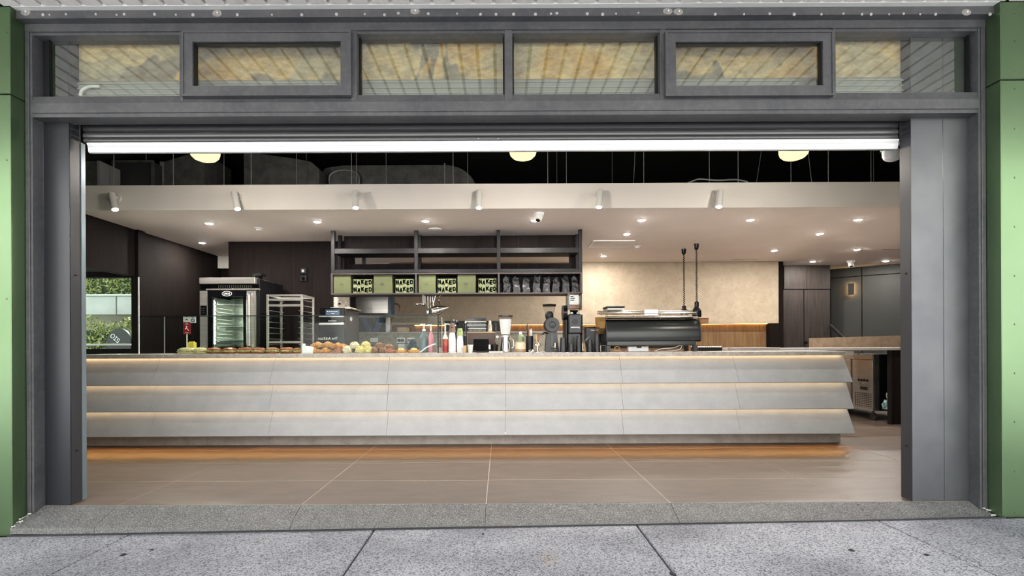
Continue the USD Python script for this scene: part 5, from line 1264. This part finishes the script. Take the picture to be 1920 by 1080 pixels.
m = lathe([(0, -.115), (.006, -.112), (.030, -.05), (.052, 0), (.060, .02), (.060, .09), (.054, .10), (.050, .10), (.055, .09), (.055, .02), (.045, 0), (0, -.10)], 26)
rot(m, np.pi / 2 + 2.87, [0, 1, 0]); m.apply_translation(p + [-.0, 0, 0])
t.part('cone', m, 'chrome', 40)
t.part('hook', tube(curve([p + [.0, .02, .06], p + [-.02, .03, .12], p + [.0, .03, zu - p[2] - .001]]), .005, 6), 'chrome')
t.part('grip', tube([p + [-.07, .0, .0], p + [-.085, .02, .07], p + [-.06, .03, zu - p[2] - .001]], .007, 8), 'chrome')

# ------------------------------------------------------------------ ovens and tray rack
Do1 = 6.30
t = Thing('convection_oven', 'tall stainless convection oven with a large glass door at the left', 'oven', (X(430, Do1), 6.6, 0), None)
def OR(a, b, c_, d, D_=Do1): return R(a, b, c_, d, D_)
ox0, ox1, _, oz1 = OR(375, 520.5, 479, 660)
t.part('body', cat(box(ox0 + .004, ox0 + .02, Do1 + .03, Do1 + .72, .74, oz1 - .012), box(ox1 + .0, ox1 + .035, Do1 + .03, Do1 + .72, .74, oz1 - .012, .004), box(ox0 + .02, ox1, Do1 + .60, Do1 + .72, .74, oz1 - .012), box(ox0 + .02, ox1, Do1 + .03, Do1 + .60, oz1 - .20, oz1 - .012), box(ox0 + .02, ox1, Do1 + .03, Do1 + .60, .74, .78)), 'black_plastic', False)
x0, x1, z0, z1 = OR(375, 520.5, 479, 532.5)
t.part('hood', box(x0, x1, Do1 - .02, Do1 + .70, z0, z1, .005), 'stainless', False)
x0, x1, z0, z1 = OR(375, 533, 479, 541.5)
t.part('vent_band', box(x0 + .004, x1 + .03, Do1 + .005, Do1 + .03, z0, z1), 'black_gloss', False)
for k in range(16):
    xx = x0 + .22 + k * .026
    if xx < x1 - .01:
        t.part('vent_slit', box(xx, xx + .009, Do1 + .002, Do1 + .006, z0 + .012, z1 - .010), 'stainless_dull', False)
x0, x1, z0, z1 = OR(387, 541, 486, 544)
t.part('ledge', box(x0, x1, Do1 - .012, Do1 + .03, z0, z1, .002), 'stainless', False)
x0, x1, z0, z1 = OR(375, 545, 390, 660)
t.part('control_column', box(x0, x1, Do1 - .006, Do1 + .03, .74, z1, .003), 'stainless', False)
x0, x1, z0, z1 = OR(376.5, 573, 388.5, 591)
pd = t.part('display', box(x0, x1, Do1 - .009, Do1 - .006, z0, z1), 'screen_dark', False)
t.part('display_marks', cat([box(x0 + .012 + .018 * i, x0 + .020 + .018 * i, Do1 - .0105, Do1 - .009, z0 + .02 + .028 * j, z0 + .032 + .028 * j) for i in range(3) for j in range(3)]), 'charcoal', False, under=pd)
x0, x1, z0, z1 = OR(390.5, 545, 462, 660)
dz0 = .76
gx_0, gx_1 = X(399, Do1, 600), X(457, Do1, 600)
gz_0, gz_1 = Z(651, Do1, 430), Z(556, Do1, 430)
pd = t.part('door', prism_y(Polygon([(x0, dz0), (x1, dz0), (x1, z1), (x0, z1)], [[(gx_0, gz_0), (gx_1, gz_0), (gx_1, gz_1), (gx_0, gz_1)]]), Do1 - .012, Do1 + .02), 'black_gloss', False)
t.part('door_glass', box(gx_0, gx_1, Do1 - .004, Do1 + .0, gz_0, gz_1), 'glass_oven', False, under=pd)
t.part('cavity', cat(box(gx_0 - .04, gx_0 - .03, Do1 + .03, Do1 + .50, gz_0, gz_1), box(gx_1 + .03, gx_1 + .04, Do1 + .03, Do1 + .50, gz_0, gz_1), box(gx_0 - .04, gx_1 + .04, Do1 + .50, Do1 + .51, gz_0 - .02, gz_1 + .02)), 'stainless', False)
for k, zk in enumerate(np.linspace(gz_0 + .07, gz_1 - .09, 4)):
    t.part('tray', box(gx_0 + .012, gx_1 + .0, Do1 + .08, Do1 + .46, zk, zk + (.030 if k % 2 else .020), .003), 'stainless', False)
t.part('rack_ladder', cat([box(gx_0 - .010, gx_0 + .010, Do1 + .06, Do1 + .46, zk, zk + .012) for zk in np.arange(gz_0 + .02, gz_1 - .04, .045)]), 'chrome', False)
t.part('added_cavity_glow', box(gx_0 - .028, gx_0 - .018, Do1 + .05, Do1 + .10, gz_0 + .04, gz_1 - .04), 'oven_reflection_glow', False)  # both strips added to brighten the glass in place of street reflections
t.part('added_cavity_glow', box(gx_1 + .012, gx_1 + .022, Do1 + .05, Do1 + .10, gz_0 + .04, gz_1 - .04), 'oven_reflection_glow', False)
x0, x1, z0, z1 = OR(463, 545, 479, 660)
t.part('handle_column', box(x0, x1, Do1 - .008, Do1 + .03, .74, z1, .003), 'stainless', False)
hx = X(469, Do1, 600)
ph = t.part('handle', box(hx - .018, hx + .020, Do1 - .062, Do1 - .030, Z(650, Do1, 469), Z(551, Do1, 469), .012), 'stainless', 30)
t.part('handle_mount', cat(box(hx - .01, hx + .03, Do1 - .034, Do1 - .006, Z(556, Do1, 469), Z(550, Do1, 469)), box(hx - .01, hx + .03, Do1 - .034, Do1 - .006, Z(651, Do1, 469), Z(646, Do1, 469))), 'stainless_dull', False, under=ph)
lg = U(426.5, 550.8, Do1)
t.part('logo_ring', tube([(lg[0] + .058 * math.cos(a), Do1 - .013, lg[2] + .028 * math.sin(a)) for a in np.linspace(0, 2 * np.pi, 33)], .0035, 6), 'paper_white', under=pd)
t.part('logo_lettering', text('UNOX', .022, (lg[0], Do1 - .0125, lg[2]), .002, True, width=.075), 'paper_white', False, under=pd)
t.part('chimney', cat(box(X(474, 6.5), X(486, 6.5), 6.5, 6.6, oz1 - .012, Z(513, 6.5, 480)), box(X(478, 6.5), X(491, 6.5), 6.48, 6.62, Z(517, 6.5, 480), Z(513, 6.5, 480))), 'black_plastic', False)
t.part('stand', box(ox0 + .02, ox1, Do1 + .06, Do1 + .68, 0, .74), 'stainless_dull', False)

Dr0, Dr1 = 6.16, 6.54
rx0, rx1 = X(502, Dr0, 600), X(566, Dr0, 600)
rz = Z(552, Dr0, 534)
t = Thing('tray_rack', 'open stainless tray rack beside the large oven', 'rack', ((rx0 + rx1) / 2, 6.35, 0))
for x_ in (rx0, rx1):
    for y_ in (Dr0, Dr1):
        t.part('post', box(x_ - .013, x_ + .013, y_ - .013, y_ + .013, .10, rz, .003), 'stainless', False)
        t.part('castor', cat(lathe([(.0, 0), (.0, .0)], 3) if False else cyl((x_ - .012, y_, .045), .045, .024, 16, 'x'), tube([(x_, y_, .05), (x_, y_, .105)], .010, 8)), 'black_plastic')
t.part('top_frame', cat(box(rx0 + .013, rx1 - .013, Dr0 - .010, Dr0 + .010, rz - .022, rz), box(rx0 + .013, rx1 - .013, Dr1 - .010, Dr1 + .010, rz - .022, rz), box(rx0 - .010, rx0 + .010, Dr0 + .013, Dr1 - .013, rz - .022, rz), box(rx1 - .010, rx1 + .010, Dr0 + .013, Dr1 - .013, rz - .022, rz)), 'stainless', False)
for py in (562, 572.5, 641.5):
    z_ = Z(py, Dr0, 534); t.part('crossbar', box(rx0 + .013, rx1 - .013, Dr0 - .008, Dr0 + .008, z_ - .013, z_ + .013), 'stainless', False)
for py in np.arange(561, 655, 10.6):
    z_ = Z(py, Dr0, 534)
    for x_, s_ in ((rx0, 1), (rx1, -1)):
        t.part('tray_runner', box(x_ + s_ * .013, x_ + s_ * .045, Dr0 + .014, Dr1 - .014, z_ - .004, z_), 'stainless', False)
for z_ in (.15, .6):
    t.part('lower_frame', cat(box(rx0 - .01, rx0 + .01, Dr0 + .013, Dr1 - .013, z_, z_ + .02), box(rx1 - .01, rx1 + .01, Dr0 + .013, Dr1 - .013, z_, z_ + .02), box(rx0 + .013, rx1 - .013, Dr1 - .01, Dr1 + .01, z_, z_ + .02)), 'stainless_dull', False)

D2 = 6.22
t = Thing('speed_oven', 'black speed oven with a pale bar handle and a small blue screen', 'oven', (X(634, D2), 6.5, 0))
x0, x1, z0, z1 = R(600, 577, 646.5, 665, D2)
t.part('body', box(x0 + .004, x1 + .002, D2 + .012, D2 + .62, .80, z1 - .01, .006), 'charcoal', 30)
pd = t.part('front', box(x0, x1, D2 - .006, D2 + .012, .82, z1, .004), 'black_gloss', False)
a, b, c_, d = R(612, 581.5, 637, 590.5, D2); pd = t.part('screen', box(a, b, D2 - .009, D2 - .006, c_, d), 'screen_blue', False)
t.part('screen_frame', frame_y(a - .008, b + .008, c_ - .008, d + .008, .006, D2 - .010, D2 - .006), 'charcoal', False, under=pd)
t.part('screen_icons', cat([box(a + .010 + .022 * i, a + .022 + .022 * i, D2 - .0105, D2 - .009, d - .022, d - .012) for i in range(6)] + [box((a + b) / 2 - .02, (a + b) / 2 + .02, D2 - .0105, D2 - .009, c_ + .012, c_ + .017)]), 'paper_grey', False, under=pd)
a, b, c_, d = R(598, 605, 645, 609.5, D2 - .05); t.part('handle', box(a, b, D2 - .06, D2 - .03, c_, d, .005), 'stainless', 30)
for xx in (a + .03, b - .03):
    t.part('handle_mount', box(xx - .012, xx + .012, D2 - .031, D2 - .005, c_ + .006, d - .006), 'stainless_dull', False)
a, b, c_, d = R(615.5, 601, 631, 602.3, D2); t.part('badge', box(a, b, D2 - .0075, D2 - .006, c_, d), 'paper_grey', False, under=pd)
t.part('side_vent', sphere((x1 + .004, D2 + .25, z1 - .12), (.004, .05, .03), 2), 'paper_grey')
p = U(615, 634.5, D2)
t.part('lettering', text('The Addison', .032, (p[0], D2 - .0062, p[2]), .001, False, mirror=True, width=37 * D2 / F), 'paper_white', False, under=pd)
t.part('stand', box(x0 + .02, x1 - .01, D2 + .05, D2 + .58, 0, .80), 'stainless_dull', False)
a, b, c_, d = R(619, 574.5, 658, 577.5, 6.3)
single('stone_slab', box(a, b, 6.30, 6.78, z1 - .009, z1 + .012, .004), 'speckled', 'thin pale stone slab lying on the black speed oven', 'slab', smooth=False)
a, b, c_, d = R(625.5, 553, 655, 574, 6.7)
t = Thing('stone_block', 'speckled zigzag stone block standing on the slab over the black speed oven', 'panel', ((a + b) / 2, 6.7, z1 + .012))
t.part('panel', box(a, b, 6.70, 6.73, z1 + .0125, min(d, zs0 - .004), .003), 'speckled', False)
t.part('knob', sphere(U(636.5, 569.5, 6.69), (.016, .016, .014), 2), 'black_plastic')

# ------------------------------------------------------------------ rear bench under the shelf
x0, x1, z0, z1 = R(667, 556, 728, 588, 7.35)
t = Thing('steel_cabinet', 'brushed stainless cabinet below the left bay of the shelf', 'cabinet', ((x0 + x1) / 2, 7.4, z0))
t.part('body', box(x0, x1, 7.37, 7.70, z0, ZC - .4, .003), 'stainless_dull', False)
t.part('door', box(x0 + .004, x1 - .004, 7.352, 7.37, z0 + .004, ZC - .41, .004), 'stainless', False)
t.part('hanger', box(x0 + .05, x0 + .10, 7.5, 7.55, ZC - .4, ZC), 'stainless_dull', False)
x0, x1, z0, z1 = R(728.5, 556, 733, 592, 7.34)
single('blue_strip', box(x0, x1, 7.36, 7.60, z0 - .02, z1 + .2), 'blue_dark', 'dark blue strip at the right edge of the stainless cabinet', 'strip', smooth=False)
D7 = 7.80
rb = Thing('rear_bench', 'rear bench with a stone front and a pale raised ledge', 'bench', (-1, 7.9, 0))
rx0, rx1 = X(668, D7, 640), X(1135, D7, 640)
lz = Z(622, D7, 780)
rb.part('stone_front', box(rx0, rx1, D7, D7 + .10, 0, lz - .03), 'stone_grey', False)
rb.part('ledge', box(rx0 - .02, rx1, D7 - .03, D7 + .34, lz - .03, lz, .004), 'bench_top', False)
rb.part('worktop', box(rx0 - .02, rx1, D7 - .62, D7 - .001, .90, .94, .003), 'stainless_dull', False)
rb.part('carcass', box(rx0, rx1, D7 - .60, D7 - .002, 0, .90), 'counter_body', False)
for k, (a, b, y0, y1, lab) in enumerate(((694, 708.5, 633.5, 641.5, 'blank white wall plate on the stone front of the rear bench'), (744, 759, 633, 643, 'white power outlet with two black plugs on the rear bench'), (763.5, 777, 633, 643, 'white power outlet with pale plugs on the rear bench'))):
    x0, x1, z0, z1 = R(a, y0, b, y1, D7 - .01)
    t = Thing('power_outlet', lab, 'outlet', ((x0 + x1) / 2, D7, (z0 + z1) / 2), 'power outlets on the rear bench')
    t.part('plate', box(x0, x1, D7 - .012, D7 - .0005, z0, z1, .003), 'white_plastic', False)
    for q in range(2):
        xx = x0 + (x1 - x0) * (.30 + .42 * q)
        t.part('socket' if k == 0 else 'plug', cyl((xx, D7 - .012, (z0 + z1) / 2), .008 if k == 0 else .022, .002 if k == 0 else .03, 16, '-y'), 'paper_grey' if k == 0 else ('black_plastic' if k == 1 else 'blue_grey'))
x0, x1, z0, z1 = R(746, 643.5, 763, 655, 7.5)
t = Thing('tub', 'pale blue translucent tub on the rear bench below the outlets', 'tub', ((x0 + x1) / 2, 7.5, .94))
t.part('tub', lathe([(0, .001), (.058, .001), (.068, z1 - .95), (.062, z1 - .95), (.05, .01), (0, .01)], 24, ((x0 + x1) / 2, 7.5, .94)), 'paper_grey', 40)
t.part('lid', lathe([(0, z1 - .949), (.070, z1 - .949), (.072, z1 - .938), (0, z1 - .934)], 24, ((x0 + x1) / 2, 7.5, .94)), 'blue_grey', 40)
x_ = X(774, 7.45, 650)
single('blue_cloth', blob((x_, 7.45, .941), (.065, .06, .11), .5, 9, 300, 3), 'blue_dark', 'crumpled dark blue cloth on the rear bench beside the pale tub', 'cloth')
# taps and gear on the ledge
def gooseneck(px0, px1, ytop, ybase, D_, r_, m_, lab, group=None):
    a = U(px0, ybase, D_); xb = X(px1, D_, ytop); zt = Z(ytop, D_, px0)
    t = Thing('tap', lab, 'tap', (a[0], D_, lz), group)
    R_ = (xb - a[0]) / 2
    pts = [(a[0], D_, lz + .001), (a[0], D_, zt - abs(R_))] + [(a[0] + R_ - R_ * math.cos(q), D_ - .02 * q, zt - abs(R_) + abs(R_) * math.sin(q)) for q in np.linspace(.2, np.pi, 12)] + [(xb, D_ - .06, zt - abs(R_) - .05)]
    t.part('spout', tube(pts, r_, 10), m_)
    t.part('base', lathe([(0, .0005), (r_ * 2.2, .0005), (r_ * 2.0, .02), (r_ * 1.2, .03), (0, .03)], 16, (a[0], D_, lz)), m_, 40)
    t.part('lever', tube([(a[0] + r_, D_ - .01, lz + .06), (a[0] + r_ + .05, D_ - .03, lz + .085)], .006, 6), m_)
gooseneck(734, 751, 570, 603, 7.92, .014, 'brown_gold', 'bronze gooseneck tap in front of the cream splashback')
gooseneck(696, 704, 596, 620, 7.90, .012, 'black_plastic', 'black gooseneck tap on the ledge below the stainless cabinet')
for k, (pa, pb, lean) in enumerate(((682, 692, 1), (702, 716, -1))):
    x0, x1 = X(pa, 7.95, 608), X(pb, 7.95, 608); zt = Z(597, 7.95, 700)
    d_ = .05 * lean
    single('scoop', hull([(x0 + d_, 7.95, lz + .001), (x1 - .02 + d_, 7.95, lz + .001), (x0 - d_, 7.95, zt), (x1 - d_, 7.95, zt + .01), (x0 + d_, 7.99, lz + .001), (x1 - .02 + d_, 7.99, lz + .001), (x0 - d_, 7.985, zt), (x1 - d_, 7.985, zt + .01)]), 'blue_dark', ['dark blue scoop leaning left of the black tap on the ledge', 'dark blue scoop leaning right of the black tap on the ledge'][k], 'scoop', 'blue scoops on the ledge', smooth=False)
b_ = np.array([X(727.5, 7.99, 605), 7.99, lz])
t = Thing('canister', 'white upright canister on the ledge beside the bronze tap', 'canister', b_)
zt = Z(594.5, 7.9, 727) - lz
t.part('body', lathe([(0, .001), (.036, .001), (.037, zt - .01), (.033, zt), (0, zt)], 22, b_), 'white_plastic', 40)
t.part('band', lathe([(.0372, zt * .5), (.0385, zt * .52), (.0385, zt * .58), (.0372, zt * .6)], 22, b_), 'paper_grey', 40)
x0, x1, z0, z1 = R(746, 611, 764, 620.5, 7.9)
t = Thing('wood_board', 'pale wooden board end lying on the ledge right of the bronze tap', 'board', ((x0 + x1) / 2, 7.9, lz))
t.part('board', box(x0, x1, 7.85, 8.05, lz + .001, lz + .07, .004), 'wood_light', False)
t.part('lid', box(x0 + .02, x1 + .03, 7.84, 8.06, lz + .0705, lz + .085, .003), 'brown_box', False)
x0, x1, z0, z1 = R(834, 602, 938, 620, 7.95)
single('dark_tray_stack', cat(box(x0, x1, 7.92, 8.08, lz + .001, z1, .006), box(x0 + .02, x1 - .3, 7.91, 7.92, lz + .02, z1 - .02)), 'black_plastic', 'long dark box on the ledge behind the paper cups and baskets', 'box', smooth=False)
x0, x1, z0, z1 = R(1306, 596.5, 1325, 607, 8.7)
single('wood_tray', cat(box(x0, x1, 8.62, 8.95, z0, z1 - .012, .003), box(x0, x1, 8.61, 8.96, z1 - .011, z1, .002)), 'brown_gold', 'reddish brown wooden box beside the bottle shaped heat lamp', 'box', smooth=False)
x0, x1, z0, z1 = R(1306, 590, 1330, 604, 8.8)

# ------------------------------------------------------------------ right hand bench, fridge and the things below it
rbx = Thing('side_bench', 'thin stone topped bench behind the right end of the counter', 'bench', (4.6, 6.9, 0))
btz = .983
rbx.part('top', box(X(1452, 6.62, 655), 6.6, 6.62, 7.30, btz - .034, btz, .003), 'bench_top', False)
rbx.part('end_panel', box(X(1674, 6.64, 720), 6.4, 6.66, 6.70, 0, btz - .035), 'timber_dark', False)
rbx.part('panel_trim', box(X(1671, 6.64, 720), X(1674, 6.64, 720) - .001, 6.65, 6.71, 0, btz - .035), 'black_plastic', False)
rbx.part('support', box(X(1452, 6.9, 655) + .1, X(1452, 6.9, 655) + .16, 7.2, 7.28, 0, btz - .034), 'black_plastic', False)
x0, x1, z0, z1 = R(1523, 632, 1700, 655, 7.32)
up = Thing('stone_upstand', 'brown stone upstand along the back of the side bench', 'upstand', ((x0 + x1) / 2, 7.3, btz))
up.part('stone', hull([(x0, 7.306, .95), (6.6, 7.306, .95), (x0, 7.40, .95), (6.6, 7.40, .95), (x0, 7.306, z1 - .012), (6.6, 7.306, z1 + .045), (x0, 7.40, z1 - .012), (6.6, 7.40, z1 + .045)]), 'stone_brown', False)
fx, fy0, fy1 = 4.965, 6.96, 8.35
t = Thing('bench_fridge', 'stainless under bench fridge with a perforated grille, on castors below the side bench', 'fridge', (5.3, 7.5, 0))
fz0, fz1 = .135, .885
t.part('body', box(fx + .012, fx + .62, fy0 + .004, fy1, fz0, fz1, .003), 'black_plastic', False)
t.part('near_edge', box(fx + .012, fx + .085, fy0 - .004, fy0 + .003, fz0, fz1), 'stainless_dull', False)
t.part('top_rail', box(fx, fx + .011, fy0, fy1, fz1 - .065, fz1), 'stainless', False)
pd = t.part('compressor_door', box(fx, fx + .011, fy0 + .004, fy0 + .40, fz0 + .03, fz1 - .07, .003), 'stainless', False)
t.part('door', box(fx, fx + .011, fy0 + .44, fy0 + .92, fz0 + .03, fz1 - .07, .003), 'stainless', False)
t.part('bottom_rail', box(fx, fx + .011, fy0, fy1, fz0, fz0 + .026), 'stainless', False)
t.part('door_gap', box(fx + .003, fx + .0115, fy0 + .401, fy0 + .439, fz0 + .03, fz1 - .07), 'brown_box', False)
t.part('controller', cat([cyl((fx, fy0 + .10 + .055 * k, fz0 + .40), .017, .008, 14, '-x') for k in range(4)]), 'black_plastic', under=pd)
t.part('badge', box(fx - .003, fx, fy0 + .10, fy0 + .24, fz0 + .27, fz0 + .31), 'charcoal', False, under=pd)
gr = []
for i in range(9):
    for j in range(8):
        gr.append(box(fx - .0015, fx, fy0 + .025 + i * .038, fy0 + .025 + i * .038 + .022, fz0 + .045 + j * .024, fz0 + .045 + j * .024 + .012))
t.part('grille', cat(gr), 'black_plastic', False, under=pd)
for y_ in (fy0 + .06, fy1 - .08):
    for x_ in (fx + .05, fx + .5):
        t.part('castor', cat(cyl((x_ - .014, y_, .052), .052, .028, 18, 'x'), tube([(x_, y_, .06), (x_, y_, fz0 + .005)], .012, 8)), 'charcoal')
tb = np.array([X(1664, 6.80, 760), 6.80, 0])
t = Thing('dust_mop', 'teal wrapped mop head with an orange wooden handle below the side bench', 'mop', tb)
t.part('wrap', blob(tb + [.0, 0, .175], (.055, .05, .075), .45, 9, 321, 3), 'teal', 35)
t.part('wood_handle', tube([tb + [.028, .0, .001], tb + [.020, .0, .08], tb + [.026, 0, .19]], [.022, .017, .019], 10), 'wood_orange')
t.part('bead_chain', cat([sphere(tb + [-.012 + .006 * math.sin(k), -.01, .265 + k * .020], .008, 1) for k in range(7)] + [sphere(tb + [.004 + .006 * math.sin(k + 1), -.01, .275 + k * .020], .008, 1) for k in range(7)]), 'off_white')
x0, x1, z0, z1 = R(1312, 649, 1352, 654.5, 6.15)
t = Thing('drip_rack', 'low pale slatted drip rack behind the worktop right of the espresso machine', 'rack', ((x0 + x1) / 2, 6.25, .955))
for k in range(12):
    xx = x0 + (x1 - x0) * k / 11
    t.part('slat', box(xx - .006, xx + .006, 6.15, 6.40, z1 - .014, z1), 'off_white', False)
t.part('frame', box(x0 - .01, x1 + .01, 6.14, 6.41, .93, z1 - .0145), 'black_plastic', False)
t.part('carcass', box(x0 - .05, X(1455, 6.2, 655), 6.13, 6.60, 0, .929), 'counter_body', False)
x0, x1, z0, z1 = R(1352, 651, 1450, 656, 6.3)
single('steel_bench_top', box(x0 + .01, x1, 6.14, 6.60, .93, z1 - .004, .002), 'bench_top', 'grey bench top running right from the pale drip rack', 'bench top', smooth=False)

# ------------------------------------------------------------------ across the street, unseen; the building is made pale to bounce sunlight indoors
rd = single('road', box(-30, 30, -22, -8.0, -.45, -.30), 'road', None, None, kind='structure', smooth=False)
sw = Thing('sun_bounce_building', 'plain rendered building across the street', 'building', (0, -13, 0))
sw.part('wall', box(-26, 26, -14, -13, -.4, 8.5), 'render_wall', False)
for i in range(-5, 6):
    f_ = sw.part('window_frame', box(i * 4.4 - 1.1, i * 4.4 + 1.1, -13.0, -12.93, 2.2, 4.2), 'dark_frame', False)
    sw.part('window_glass', box(i * 4.4 - 1.02, i * 4.4 + 1.02, -12.93, -12.92, 2.28, 4.12), 'far_glass', False)
